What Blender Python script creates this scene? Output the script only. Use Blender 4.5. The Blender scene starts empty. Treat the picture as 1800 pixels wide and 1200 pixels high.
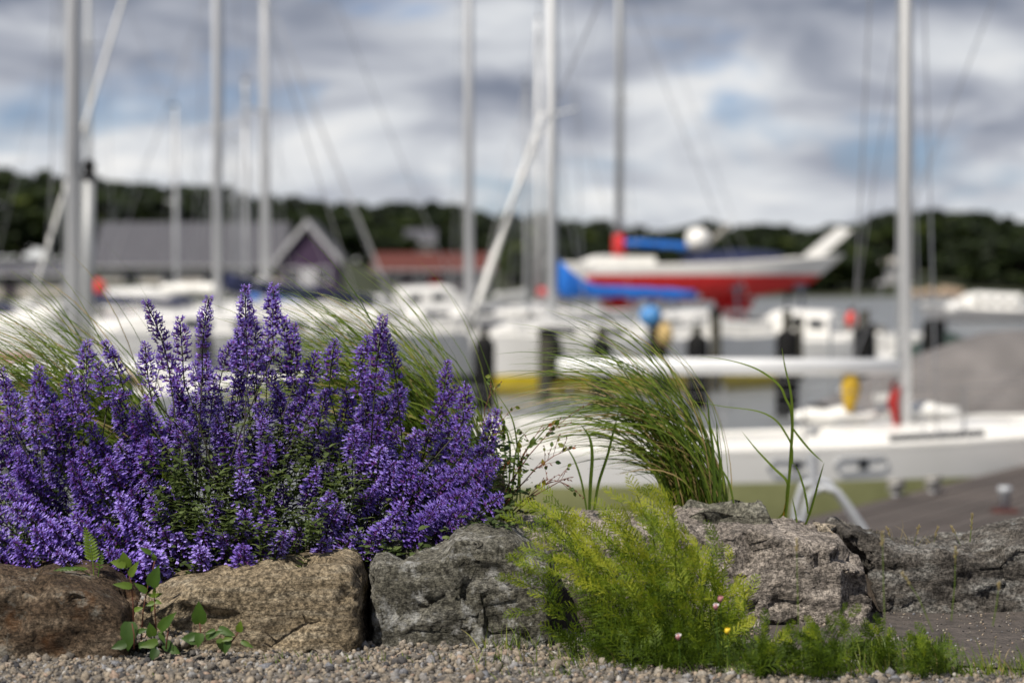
import bpy, bmesh, math, random
import numpy as np
from mathutils import Vector, Matrix, Quaternion
R = math.radians
rng = random.Random(11)
npr = np.random.default_rng(7)
sc = bpy.context.scene
COL = sc.collection

# ------------------------------------------------------------------ camera, sky, sun, exposure
FPX = 4250.0                       # 85 mm lens in pixels of the 1800 px wide photograph
CAMZ = 1.04                        # eye height above the gravel
PITCH = math.atan(125 / FPX)       # horizon at y = 475
FOCUS = 6.95
cam = bpy.data.cameras.new('camera')
cam.lens = 85.0; cam.sensor_width = 36.0
cam.clip_start = 0.1; cam.clip_end = 6000
cam.dof.use_dof = True; cam.dof.focus_distance = FOCUS; cam.dof.aperture_fstop = 2.1
camo = bpy.data.objects.new('camera', cam); COL.objects.link(camo)
camo.location = (0, 0, CAMZ); camo.rotation_euler = (math.pi / 2 - PITCH, 0, 0)
sc.camera = camo

SUN = Vector((-0.38, -0.50, 0.78)).normalized()     # direction towards the sun
sun = bpy.data.lights.new('sun', 'SUN'); sun.energy = 4.9; sun.angle = R(0.9); sun.color = (1.0, 0.93, 0.82)
suno = bpy.data.objects.new('sun', sun); COL.objects.link(suno)
suno.rotation_euler = SUN.to_track_quat('Z', 'Y').to_euler(); suno.location = (-20, -10, 30)

w = bpy.data.worlds.new('World'); sc.world = w; w.use_nodes = True
wt = w.node_tree; wn = wt.nodes; wl = wt.links; wn.clear()
wo = wn.new('ShaderNodeOutputWorld'); wb = wn.new('ShaderNodeBackground'); wb.inputs['Strength'].default_value = 0.10
sky = wn.new('ShaderNodeTexSky'); sky.sky_type = 'NISHITA'; sky.sun_disc = False
sky.sun_elevation = math.asin(SUN.z); sky.sun_rotation = math.atan2(SUN.x, SUN.y); sky.altitude = 0
tc = wn.new('ShaderNodeTexCoord')
def wnode(t, **kw):
    n = wn.new(t)
    for k, v in kw.items(): setattr(n, k, v)
    return n
mp = wnode('ShaderNodeMapping'); mp.inputs['Scale'].default_value = (1, 1, 3.0); mp.inputs['Location'].default_value = (3.1, 0.4, 1.27)
wl.new(tc.outputs['Generated'], mp.inputs['Vector'])
n1 = wnode('ShaderNodeTexNoise'); n1.inputs['Scale'].default_value = 6.5; n1.inputs['Detail'].default_value = 5; n1.inputs['Roughness'].default_value = 0.56; n1.inputs['Distortion'].default_value = 0.35
n2 = wnode('ShaderNodeTexNoise'); n2.inputs['Scale'].default_value = 11.5; n2.inputs['Detail'].default_value = 5; n2.inputs['Roughness'].default_value = 0.52; n2.inputs['Distortion'].default_value = 0.4
wl.new(mp.outputs[0], n1.inputs['Vector']); wl.new(mp.outputs[0], n2.inputs['Vector'])
cov = wnode('ShaderNodeValToRGB'); cov.color_ramp.elements[0].position = 0.30; cov.color_ramp.elements[1].position = 0.46
wl.new(n1.outputs['Fac'], cov.inputs['Fac'])
# cloud tone: grey bellies to bright tops; a cloud deck seen edge-on is brighter low down
sep = wnode('ShaderNodeSeparateXYZ'); wl.new(tc.outputs['Generated'], sep.inputs[0])
elev = wnode('ShaderNodeMapRange'); elev.inputs['From Min'].default_value = 0.0; elev.inputs['From Max'].default_value = 0.13
elev.inputs['To Min'].default_value = 0.24; elev.inputs['To Max'].default_value = -0.11
wl.new(sep.outputs['Z'], elev.inputs['Value'])
add = wnode('ShaderNodeMath', operation='ADD'); wl.new(n2.outputs['Fac'], add.inputs[0]); wl.new(elev.outputs[0], add.inputs[1])
tone = wnode('ShaderNodeValToRGB'); cr = tone.color_ramp
cr.elements[0].position = 0.34; cr.elements[0].color = (0.175, 0.200, 0.260, 1)
cr.elements[1].position = 0.80; cr.elements[1].color = (0.80, 0.79, 0.77, 1)
e = cr.elements.new(0.50); e.color = (0.34, 0.36, 0.415, 1)
e = cr.elements.new(0.64); e.color = (0.58, 0.60, 0.63, 1)
wl.new(add.outputs[0], tone.inputs['Fac'])
cm = wnode('ShaderNodeVectorMath', operation='SCALE'); cm.inputs['Scale'].default_value = 10.0
wl.new(tone.outputs['Color'], cm.inputs[0])
skm = wnode('ShaderNodeVectorMath', operation='MULTIPLY'); skm.inputs[1].default_value = (0.34, 0.52, 0.86)
wl.new(sky.outputs['Color'], skm.inputs[0])
mx = wnode('ShaderNodeMix', data_type='RGBA'); wl.new(cov.outputs['Color'], mx.inputs['Factor'])
wl.new(skm.outputs[0], mx.inputs['A']); wl.new(cm.outputs[0], mx.inputs['B'])
wl.new(mx.outputs['Result'], wb.inputs['Color']); wl.new(wb.outputs[0], wo.inputs[0])

sc.view_settings.view_transform = 'Standard'; sc.view_settings.look = 'None'
sc.view_settings.exposure = 0.25; sc.view_settings.gamma = 1.0; sc.view_settings.use_curve_mapping = False
sc.render.engine = 'CYCLES'
sc.cycles.use_denoising = True
sc.cycles.max_bounces = 8; sc.cycles.transparent_max_bounces = 12

# ------------------------------------------------------------------ helpers
CP, SP = math.cos(PITCH), math.sin(PITCH)
def at(px, py, Y):
    """point at world depth Y seen at pixel (px, py) of the photograph"""
    dx = (px - 900) / FPX; dv = (600 - py) / FPX
    d = Vector((dx, CP + dv * SP, -SP + dv * CP))
    return Vector((0, 0, CAMZ)) + d * (Y / d.y)
def pz(py, Y): return at(900, py, Y).z
def pxm(px, Y): return at(px, 475, Y).x
def clamp(v, a, b): return max(a, min(b, v))
def interp(x, pts):
    if x <= pts[0][0]: return pts[0][1]
    for (x0, y0), (x1, y1) in zip(pts, pts[1:]):
        if x <= x1: return y0 + (y1 - y0) * (x - x0) / (x1 - x0)
    return pts[-1][1]

class MB:
    """collects shapes for ONE mesh"""
    def __init__(s): s.v = []; s.f = []; s.r = []; s.m = []
    def add(s, vs, fs, rnd=0.5, mi=0):
        o = len(s.v); s.v.extend([tuple(p) for p in vs]); s.f.extend([tuple(i + o for i in f) for f in fs])
        s.r.extend([rnd] * len(vs)); s.m.extend([mi] * len(fs)); return s
    def box(s, c, d, rot=None, rnd=0.5, mi=0):
        x, y, z = d[0] / 2, d[1] / 2, d[2] / 2
        vs = [Vector((a * x, b * y, e * z)) for a in (-1, 1) for b in (-1, 1) for e in (-1, 1)]
        if rot is not None: vs = [rot @ p for p in vs]
        vs = [p + Vector(c) for p in vs]
        return s.add(vs, [(0, 1, 3, 2), (4, 6, 7, 5), (0, 4, 5, 1), (2, 3, 7, 6), (0, 2, 6, 4), (1, 5, 7, 3)], rnd, mi)
    def tube(s, path, rad, n=8, cap=True, rnd=0.5, mi=0, squash=1.0):
        path = [Vector(p) for p in path]
        if not hasattr(rad, '__len__'): rad = [rad] * len(path)
        vs = []; u = None
        for i, p in enumerate(path):
            t = (path[min(i + 1, len(path) - 1)] - path[max(i - 1, 0)])
            t = t.normalized() if t.length > 1e-9 else Vector((0, 0, 1))
            if u is None:
                u = t.orthogonal().normalized()
            else:
                u = (u - t * u.dot(t)); u = u.normalized() if u.length > 1e-6 else t.orthogonal().normalized()
            b = t.cross(u)
            for k in range(n):
                a = 2 * math.pi * k / n
                vs.append(p + (u * math.cos(a) + b * math.sin(a) * squash) * rad[i])
        fs = []
        for i in range(len(path) - 1):
            for k in range(n):
                k2 = (k + 1) % n
                fs.append((i * n + k, i * n + k2, (i + 1) * n + k2, (i + 1) * n + k))
        if cap:
            fs.append(tuple(range(n - 1, -1, -1))); fs.append(tuple((len(path) - 1) * n + k for k in range(n)))
        return s.add(vs, fs, rnd, mi)
    def loft(s, secs, closed=False, caps=False, rnd=0.5, mi=0):
        n = len(secs[0]); vs = [p for q in secs for p in q]; fs = []
        for i in range(len(secs) - 1):
            for k in range(n if closed else n - 1):
                k2 = (k + 1) % n
                fs.append((i * n + k, i * n + k2, (i + 1) * n + k2, (i + 1) * n + k))
        if caps:
            fs.append(tuple(range(n - 1, -1, -1))); fs.append(tuple((len(secs) - 1) * n + k for k in range(n)))
        return s.add(vs, fs, rnd, mi)
    def ribbon(s, path, width, side, rnd=0.5, fold=0.25, mi=0):
        """a blade with a shallow V cross section"""
        path = [Vector(p) for p in path]; vs = []; n = len(path)
        for i, p in enumerate(path):
            t = (path[min(i + 1, n - 1)] - path[max(i - 1, 0)]).normalized()
            sd = (side - t * side.dot(t))
            sd = sd.normalized() if sd.length > 1e-6 else t.orthogonal().normalized()
            nn = t.cross(sd); wd = width[i] if hasattr(width, '__len__') else width
            vs += [p - sd * wd / 2, p + nn * wd * fold, p + sd * wd / 2]
        fs = []
        for i in range(n - 1):
            a = i * 3; fs += [(a, a + 1, a + 4, a + 3), (a + 1, a + 2, a + 5, a + 4)]
        return s.add(vs, fs, rnd, mi)
    def build(s, name, mat, parent=None, smooth=False, loc=None):
        me = bpy.data.meshes.new(name); me.from_pydata(s.v, [], s.f)
        mats = mat if isinstance(mat, (list, tuple)) else [mat]
        for m_ in mats: me.materials.append(m_)
        if len(mats) > 1: me.polygons.foreach_set('material_index', s.m)
        at_ = me.attributes.new('rnd', 'FLOAT', 'POINT'); at_.data.foreach_set('value', s.r)
        if smooth: me.polygons.foreach_set('use_smooth', [True] * len(me.polygons))
        me.update()
        return link(name, me, parent, loc)
def link(name, me, parent=None, loc=None):
    o = bpy.data.objects.new(name, me); COL.objects.link(o)
    if parent is not None: o.parent = parent
    if loc is not None: o.location = loc
    return o
def tag(o, label=None, cat=None, group=None, kind=None):
    if label: o['label'] = label
    if cat: o['category'] = cat
    if group: o['group'] = group
    if kind: o['kind'] = kind
    return o
def empty(name, loc, rz=0, **kw):
    o = bpy.data.objects.new(name, None); COL.objects.link(o); o.empty_display_size = 0.1
    o.location = loc; o.rotation_euler = (0, 0, rz); return tag(o, **kw)
def copy_tree(o, parent=None):
    c = o.copy(); COL.objects.link(c); c.parent = parent
    for ch in list(o.children): copy_tree(ch, c)
    return c

# ---- numpy gradient noise
_perm = np.random.default_rng(3).permutation(256); _perm = np.concatenate([_perm, _perm, _perm])
_grad = np.random.default_rng(4).normal(size=(256, 3)); _grad /= np.linalg.norm(_grad, axis=1)[:, None]
def noise(P):
    P = np.asarray(P, float); i = np.floor(P).astype(int); f = P - i; i &= 255
    u = f * f * f * (f * (f * 6 - 15) + 10); out = 0
    for dx in (0, 1):
        for dy in (0, 1):
            for dz in (0, 1):
                h = _perm[_perm[_perm[(i[:, 0] + dx) & 255] + ((i[:, 1] + dy) & 255)] + ((i[:, 2] + dz) & 255)]
                d = f - np.array([dx, dy, dz]); g = (_grad[h] * d).sum(1)
                wx = u[:, 0] if dx else 1 - u[:, 0]; wy = u[:, 1] if dy else 1 - u[:, 1]; wz = u[:, 2] if dz else 1 - u[:, 2]
                out = out + g * wx * wy * wz
    return out
def fbm(P, oct=4, gain=0.5):
    a = 1; s = 0
    for k in range(oct): s = s + a * noise(P * 2 ** k + 17.3 * k); a *= gain
    return s

# ------------------------------------------------------------------ materials
def new_mat(name):
    m = bpy.data.materials.new(name); m.use_nodes = True; nt = m.node_tree
    return m, nt, nt.nodes, nt.links, nt.nodes['Principled BSDF']
def ramp(N, pts):
    r = N.new('ShaderNodeValToRGB'); el = r.color_ramp.elements
    while len(el) < len(pts): el.new(0.5)
    for q, (p, c) in zip(el, pts): q.position = p; q.color = (*c, 1)
    return r
def surf(name, c1, c2, rough=0.6, scale=6.0, detail=5, bump=0.0, bscale=40.0, metal=0.0, spec=0.5, stretch=(1, 1, 1), coat=0.0):
    m, nt, N, L, b = new_mat(name)
    tc = N.new('ShaderNodeTexCoord'); mp = N.new('ShaderNodeMapping'); mp.inputs['Scale'].default_value = stretch
    L.new(tc.outputs['Object'], mp.inputs[0])
    n = N.new('ShaderNodeTexNoise'); n.inputs['Scale'].default_value = scale; n.inputs['Detail'].default_value = detail
    L.new(mp.outputs[0], n.inputs['Vector'])
    r = ramp(N, [(0.3, c1), (0.7, c2)]); L.new(n.outputs['Fac'], r.inputs[0]); L.new(r.outputs[0], b.inputs['Base Color'])
    b.inputs['Roughness'].default_value = rough; b.inputs['Metallic'].default_value = metal
    b.inputs['Specular IOR Level'].default_value = spec; b.inputs['Coat Weight'].default_value = coat
    if bump:
        n2 = N.new('ShaderNodeTexNoise'); n2.inputs['Scale'].default_value = bscale; n2.inputs['Detail'].default_value = 4
        L.new(mp.outputs[0], n2.inputs['Vector'])
        bp = N.new('ShaderNodeBump'); bp.inputs['Strength'].default_value = bump; bp.inputs['Distance'].default_value = 0.02
        L.new(n2.outputs['Fac'], bp.inputs['Height']); L.new(bp.outputs[0], b.inputs['Normal'])
    return m
def leafmat(name, pts, rough=0.5, transl=0.35, spec=0.35, tmul=1.6, orand=0.0):
    """colour picked along a ramp by the per-piece 'rnd' attribute, with light passing through"""
    m, nt, N, L, b = new_mat(name)
    a = N.new('ShaderNodeAttribute'); a.attribute_name = 'rnd'
    tcn = N.new('ShaderNodeTexCoord'); nz = N.new('ShaderNodeTexNoise'); nz.inputs['Scale'].default_value = 60; nz.inputs['Detail'].default_value = 2
    L.new(tcn.outputs['Object'], nz.inputs['Vector'])
    mr = N.new('ShaderNodeMath'); mr.operation = 'MULTIPLY_ADD'; mr.inputs[1].default_value = 0.3; mr.inputs[2].default_value = -0.15
    L.new(nz.outputs['Fac'], mr.inputs[0])
    ad = N.new('ShaderNodeMath'); ad.operation = 'ADD'; L.new(a.outputs['Fac'], ad.inputs[0]); L.new(mr.outputs[0], ad.inputs[1])
    if orand:      # each spike is a little older or younger than the next
        oi = N.new('ShaderNodeObjectInfo'); m2 = N.new('ShaderNodeMath'); m2.operation = 'MULTIPLY_ADD'; m2.inputs[1].default_value = orand; m2.inputs[2].default_value = -orand / 2
        L.new(oi.outputs['Random'], m2.inputs[0]); a2 = N.new('ShaderNodeMath'); a2.operation = 'ADD'; L.new(ad.outputs[0], a2.inputs[0]); L.new(m2.outputs[0], a2.inputs[1]); ad = a2
    r = ramp(N, pts); L.new(ad.outputs[0], r.inputs[0]); L.new(r.outputs[0], b.inputs['Base Color'])
    b.inputs['Roughness'].default_value = rough; b.inputs['Specular IOR Level'].default_value = spec
    t = N.new('ShaderNodeBsdfTranslucent')
    vm = N.new('ShaderNodeVectorMath'); vm.operation = 'MULTIPLY'; vm.inputs[1].default_value = (tmul, tmul, tmul * 0.75)
    L.new(r.outputs[0], vm.inputs[0]); L.new(vm.outputs[0], t.inputs['Color'])
    ms = N.new('ShaderNodeMixShader'); ms.inputs[0].default_value = transl
    L.new(b.outputs[0], ms.inputs[1]); L.new(t.outputs[0], ms.inputs[2])
    L.new(ms.outputs[0], N['Material Output'].inputs['Surface'])
    return m
def stonemat(name, base, dark, light, lichen, lich_amt=0.55, strat=5.0, stain=None):
    m, nt, N, L, b = new_mat(name)
    tc = N.new('ShaderNodeTexCoord')
    def nz(scale, det, rough=0.6, st=(1, 1, 1)):
        mp = N.new('ShaderNodeMapping'); mp.inputs['Scale'].default_value = st; L.new(tc.outputs['Object'], mp.inputs[0])
        n = N.new('ShaderNodeTexNoise'); n.inputs['Scale'].default_value = scale; n.inputs['Detail'].default_value = det; n.inputs['Roughness'].default_value = rough
        L.new(mp.outputs[0], n.inputs['Vector']); return n
    def mix(f, a, bcol, mode='MIX'):
        x = N.new('ShaderNodeMix'); x.data_type = 'RGBA'; x.blend_type = mode
        if isinstance(f, float): x.inputs['Factor'].default_value = f
        else: L.new(f, x.inputs['Factor'])
        for s_, v in (('A', a), ('B', bcol)):
            if isinstance(v, tuple): x.inputs[s_].default_value = (*v, 1)
            else: L.new(v, x.inputs[s_])
        return x.outputs['Result']
    big = nz(5, 6, 0.62, (1, 1, strat)); r1 = ramp(N, [(0.30, dark), (0.5, base), (0.72, light)]); L.new(big.outputs['Fac'], r1.inputs[0])
    fine = nz(80, 7, 0.8); r2 = ramp(N, [(0.40, (0.06, 0.055, 0.05)), (0.5, (0.80, 0.80, 0.80)), (0.60, (2.1, 2.08, 2.04))]); L.new(fine.outputs['Fac'], r2.inputs[0])
    c = mix(0.8, r1.outputs[0], r2.outputs[0], 'MULTIPLY')
    lic = nz(11, 9, 0.76); r3 = ramp(N, [(lich_amt, (0, 0, 0)), (lich_amt + 0.10, (1, 1, 1))]); L.new(lic.outputs['Fac'], r3.inputs[0])
    lf = N.new('ShaderNodeMath'); lf.operation = 'MULTIPLY'; lf.inputs[1].default_value = 0.75; L.new(r3.outputs[0], lf.inputs[0])
    c = mix(lf.outputs[0], c, lichen)
    if stain:
        st = nz(6, 5, 0.6); r4 = ramp(N, [(0.60, (0, 0, 0)), (0.72, (1, 1, 1))]); L.new(st.outputs['Fac'], r4.inputs[0])
        sf = N.new('ShaderNodeMath'); sf.operation = 'MULTIPLY'; sf.inputs[1].default_value = 0.7; L.new(r4.outputs[0], sf.inputs[0])
        c = mix(sf.outputs[0], c, stain)
    L.new(c, b.inputs['Base Color']); b.inputs['Roughness'].default_value = 0.92; b.inputs['Specular IOR Level'].default_value = 0.18
    h = nz(70, 6, 0.7, (1, 1, 2.2)); bp = N.new('ShaderNodeBump'); bp.inputs['Strength'].default_value = 1.0; bp.inputs['Distance'].default_value = 0.014
    L.new(h.outputs['Fac'], bp.inputs['Height']); L.new(bp.outputs[0], b.inputs['Normal'])
    return m

M = {}
M['gel'] = surf('gelcoat_white', (0.74, 0.73, 0.70), (0.82, 0.81, 0.79), 0.28, 1.2, coat=0.2)
M['deck'] = surf('deck_white', (0.66, 0.65, 0.62), (0.76, 0.75, 0.72), 0.55, 3)
M['olive'] = surf('olive_bottom_paint', (0.27, 0.28, 0.115), (0.35, 0.355, 0.16), 0.6, 4)
M['yellow'] = surf('yellow_bottom_paint', (0.62, 0.46, 0.02), (0.75, 0.58, 0.03), 0.5, 4)
M['red'] = surf('red_bottom_paint', (0.50, 0.012, 0.014), (0.62, 0.02, 0.022), 0.5, 3)
M['navy'] = surf('navy_paint', (0.006, 0.009, 0.035), (0.011, 0.016, 0.055), 0.45, 3)
M['grey_paint'] = surf('grey_paint', (0.26, 0.26, 0.27), (0.34, 0.34, 0.35), 0.5, 3)
M['alu'] = surf('mast_aluminium', (0.50, 0.51, 0.53), (0.60, 0.61, 0.63), 0.45, 2, metal=0.25, stretch=(8, 8, 0.4))
M['alud'] = surf('mast_dull_aluminium', (0.27, 0.28, 0.29), (0.36, 0.37, 0.38), 0.5, 2, metal=0.3, stretch=(8, 8, 0.4))
M['white_spar'] = surf('white_spar', (0.70, 0.71, 0.72), (0.78, 0.79, 0.80), 0.35, 2)
M['steel'] = surf('stainless_wire', (0.35, 0.35, 0.36), (0.5, 0.5, 0.5), 0.3, 20, metal=0.8)
M['cov_blue'] = surf('blue_canvas', (0.006, 0.11, 0.48), (0.012, 0.17, 0.62), 0.8, 5, bump=0.3, bscale=14)
M['cov_navy'] = surf('navy_canvas', (0.004, 0.007, 0.030), (0.009, 0.015, 0.060), 0.9, 5, bump=0.3, bscale=14)
M['cov_red'] = surf('red_canvas', (0.48, 0.012, 0.015), (0.6, 0.02, 0.02), 0.8, 5, bump=0.3, bscale=14)
M['cov_grey'] = surf('grey_tarpaulin', (0.105, 0.098, 0.097), (0.165, 0.153, 0.150), 0.8, 2.0, bump=0.5, bscale=5)
M['cov_white'] = surf('white_sailcloth', (0.66, 0.655, 0.63), (0.78, 0.775, 0.75), 0.8, 5, bump=0.3, bscale=9)
M['cov_green'] = surf('dark_green_canvas', (0.010, 0.022, 0.018), (0.02, 0.04, 0.03), 0.8, 4)
M['glass'] = surf('dark_window_glass', (0.012, 0.014, 0.018), (0.03, 0.034, 0.04), 0.08, 2, spec=0.7)
M['rubber'] = surf('black_rubber', (0.006, 0.006, 0.007), (0.012, 0.012, 0.012), 0.8, 8, spec=0.15)
M['pile'] = surf('weathered_pile_wood', (0.018, 0.017, 0.012), (0.045, 0.042, 0.028), 0.9, 5, bump=0.6, bscale=25, stretch=(4, 4, 0.5))
M['tan'] = surf('tan_plastic', (0.42, 0.29, 0.11), (0.5, 0.36, 0.15), 0.6, 3)
M['ochre'] = surf('ochre_fabric', (0.36, 0.22, 0.012), (0.48, 0.31, 0.02), 0.8, 6)
M['buoy_blue'] = surf('sky_blue_vinyl', (0.04, 0.18, 0.46), (0.07, 0.25, 0.54), 0.4, 2)
M['buoy_red'] = surf('red_vinyl', (0.55, 0.03, 0.02), (0.66, 0.05, 0.03), 0.4, 2)
M['cradle'] = surf('dark_blue_steel', (0.02, 0.025, 0.045), (0.04, 0.045, 0.07), 0.7, 4)
M['dock'] = surf('grey_dock_board', (0.045, 0.036, 0.032), (0.105, 0.086, 0.076), 0.85, 3, bump=0.5, bscale=30, stretch=(0.35, 6, 6))
M['concrete'] = surf('quay_concrete', (0.16, 0.155, 0.145), (0.28, 0.27, 0.25), 0.9, 1.2, bump=0.5, bscale=6)
M['galv'] = surf('galvanised_pipe', (0.36, 0.38, 0.41), (0.46, 0.48, 0.51), 0.45, 5, metal=0.2)
M['rope'] = surf('pale_rope', (0.20, 0.19, 0.17), (0.34, 0.33, 0.30), 0.9, 30, bump=0.5, bscale=60)
M['rope_red'] = surf('red_rope', (0.26, 0.015, 0.015), (0.36, 0.025, 0.022), 0.9, 30, bump=0.5, bscale=60)
M['slate'] = surf('slate_roof', (0.050, 0.050, 0.062), (0.085, 0.085, 0.100), 0.8, 2, stretch=(1, 6, 6), bump=0.4, bscale=5)
M['tile_red'] = surf('red_roof', (0.07, 0.016, 0.011), (0.11, 0.025, 0.017), 0.8, 2, bump=0.4, bscale=6)
M['wall_dark'] = surf('dark_boards', (0.028, 0.022, 0.030), (0.05, 0.04, 0.05), 0.85, 1, stretch=(6, 6, 0.5))
M['wall_shaded'] = surf('shaded_boards', (0.035, 0.018, 0.045), (0.055, 0.03, 0.07), 0.85, 1, stretch=(6, 6, 0.5))  # plum-dark colour holds the shade on the boathouse gable
M['wall_red'] = surf('red_boards', (0.16, 0.020, 0.016), (0.22, 0.03, 0.024), 0.85, 1, stretch=(6, 6, 0.5))
M['wall_pale'] = surf('pale_render', (0.40, 0.37, 0.33), (0.50, 0.47, 0.43), 0.85, 1)
M['trim'] = surf('white_trim', (0.36, 0.36, 0.38), (0.46, 0.46, 0.48), 0.6, 2)
M['bark'] = surf('bark', (0.035, 0.025, 0.018), (0.075, 0.055, 0.04), 0.9, 4, bump=0.6, bscale=12, stretch=(3, 3, 0.5))
M['land'] = surf('shore_ground', (0.014, 0.020, 0.006), (0.034, 0.040, 0.014), 0.95, 0.15, bump=0.5, bscale=1.5)
M['rock'] = surf('shore_rock', (0.17, 0.12, 0.08), (0.34, 0.26, 0.19), 0.9, 1.5, bump=0.7, bscale=5)
M['soil'] = surf('bed_soil', (0.018, 0.013, 0.010), (0.05, 0.038, 0.028), 0.95, 14, bump=0.9, bscale=60)
M['asphalt'] = surf('brown_grey_path', (0.042, 0.035, 0.031), (0.105, 0.088, 0.078), 0.9, 16, 9, bump=1.0, bscale=70)
M['crown_dark'] = leafmat('dark_tree_leaves', [(0.0, (0.004, 0.008, 0.002)), (0.5, (0.012, 0.022, 0.005)), (1.0, (0.040, 0.060, 0.010))], 0.7, 0.2)
M['crown_lit'] = leafmat('lit_tree_leaves', [(0.0, (0.007, 0.014, 0.003)), (0.5, (0.024, 0.040, 0.007)), (1.0, (0.085, 0.11, 0.018))], 0.7, 0.25)  # lighter green puts sunlit foliage into the leaf colour
M['grass'] = leafmat('grass_blade', [(0.0, (0.024, 0.048, 0.007)), (0.45, (0.095, 0.155, 0.016)), (0.8, (0.21, 0.265, 0.04)), (0.95, (0.25, 0.27, 0.06)), (1.0, (0.36, 0.26, 0.13))], 0.42, 0.40, 0.4)
M['reed'] = leafmat('reed_blade', [(0.0, (0.05, 0.10, 0.012)), (0.6, (0.14, 0.20, 0.02)), (1.0, (0.42, 0.24, 0.03))], 0.42, 0.40, 0.4)
M['feather'] = leafmat('feathery_leaf', [(0.0, (0.030, 0.055, 0.006)), (0.35, (0.085, 0.140, 0.010)), (0.7, (0.20, 0.26, 0.016)), (1.0, (0.36, 0.38, 0.035))], 0.55, 0.45, 0.25)
M['catleaf'] = leafmat('catmint_leaf', [(0.0, (0.028, 0.046, 0.013)), (0.5, (0.088, 0.124, 0.040)), (1.0, (0.19, 0.235, 0.09))], 0.65, 0.38, 0.25)
M['weed'] = leafmat('weed_leaf', [(0.0, (0.020, 0.050, 0.008)), (0.5, (0.050, 0.105, 0.013)), (1.0, (0.15, 0.22, 0.022))], 0.45, 0.35, 0.4)
M['stem'] = leafmat('catmint_stem', [(0.0, (0.030, 0.024, 0.022)), (1.0, (0.055, 0.055, 0.028))], 0.7, 0.05)
M['twig'] = leafmat('red_twig', [(0.0, (0.10, 0.035, 0.022)), (1.0, (0.20, 0.075, 0.045))], 0.7, 0.1)
M['shrubleaf'] = leafmat('shrub_leaf', [(0.0, (0.025, 0.055, 0.010)), (0.5, (0.075, 0.12, 0.015)), (0.85, (0.19, 0.19, 0.025)), (1.0, (0.27, 0.09, 0.025))], 0.5, 0.35)
M['petal'] = leafmat('violet_petal', [(0.0, (0.095, 0.042, 0.23)), (0.3, (0.155, 0.088, 0.42)), (0.6, (0.235, 0.155, 0.59)), (1.0, (0.41, 0.32, 0.81))], 0.6, 0.30, 0.15, tmul=1.2, orand=.5)
M['calyx'] = leafmat('purple_calyx', [(0.0, (0.035, 0.010, 0.07)), (1.0, (0.13, 0.035, 0.20))], 0.7, 0.15, 0.15)
M['seed'] = leafmat('dry_seed_head', [(0.0, (0.22, 0.17, 0.07)), (1.0, (0.42, 0.36, 0.2))], 0.8, 0.3)
M['white_petal'] = surf('white_petal', (0.7, 0.68, 0.68), (0.8, 0.76, 0.77), 0.7, 8)
M['pink_calyx'] = surf('pink_calyx', (0.32, 0.13, 0.15), (0.42, 0.2, 0.2), 0.7, 8)
M['yellow_petal'] = surf('yellow_petal', (0.65, 0.45, 0.02), (0.75, 0.56, 0.03), 0.6, 8)
def gravelmat():
    m, nt, N, L, b = new_mat('gravel_pebble')
    a = N.new('ShaderNodeAttribute'); a.attribute_name = 'rnd'
    r = ramp(N, [(0.0, (0.045, 0.045, 0.050)), (0.25, (0.135, 0.122, 0.108)), (0.5, (0.225, 0.190, 0.150)), (0.68, (0.31, 0.262, 0.205)), (0.77, (0.28, 0.205, 0.16)), (0.82, (0.30, 0.27, 0.23)), (0.92, (0.16, 0.165, 0.185)), (1.0, (0.42, 0.40, 0.37))])
    L.new(a.outputs['Fac'], r.inputs[0])
    tc = N.new('ShaderNodeTexCoord'); n = N.new('ShaderNodeTexNoise'); n.inputs['Scale'].default_value = 220; n.inputs['Detail'].default_value = 3
    L.new(tc.outputs['Object'], n.inputs['Vector'])
    r2 = ramp(N, [(0.35, (0.55, 0.55, 0.55)), (0.65, (1.15, 1.15, 1.15))]); L.new(n.outputs['Fac'], r2.inputs[0])
    x = N.new('ShaderNodeMix'); x.data_type = 'RGBA'; x.blend_type = 'MULTIPLY'; x.inputs['Factor'].default_value = 0.9
    L.new(r.outputs[0], x.inputs['A']); L.new(r2.outputs[0], x.inputs['B']); L.new(x.outputs['Result'], b.inputs['Base Color'])
    b.inputs['Roughness'].default_value = 0.9; b.inputs['Specular IOR Level'].default_value = 0.2
    return m
M['gravel'] = gravelmat()
M['grit'] = surf('gravel_ground', (0.09, 0.08, 0.068), (0.22, 0.195, 0.165), 0.95, 45, 6, bump=1.0, bscale=60)
def watermat():
    m, nt, N, L, b = new_mat('harbour_water')
    b.inputs['Base Color'].default_value = (0.17, 0.178, 0.182, 1); b.inputs['Roughness'].default_value = 0.30; b.inputs['IOR'].default_value = 1.33
    tc = N.new('ShaderNodeTexCoord'); mp = N.new('ShaderNodeMapping'); mp.inputs['Scale'].default_value = (1.0, 2.2, 1)
    L.new(tc.outputs['Object'], mp.inputs[0])
    n = N.new('ShaderNodeTexNoise'); n.inputs['Scale'].default_value = 1.1; n.inputs['Detail'].default_value = 4; n.inputs['Roughness'].default_value = 0.55
    L.new(mp.outputs[0], n.inputs['Vector'])
    bp = N.new('ShaderNodeBump'); bp.inputs['Strength'].default_value = 1.0; bp.inputs['Distance'].default_value = 0.30
    L.new(n.outputs['Fac'], bp.inputs['Height']); L.new(bp.outputs[0], b.inputs['Normal'])
    return m
M['water'] = watermat()

# ------------------------------------------------------------------ the setting: ground, water, far shore
WZ = -1.45                                   # water level
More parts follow.
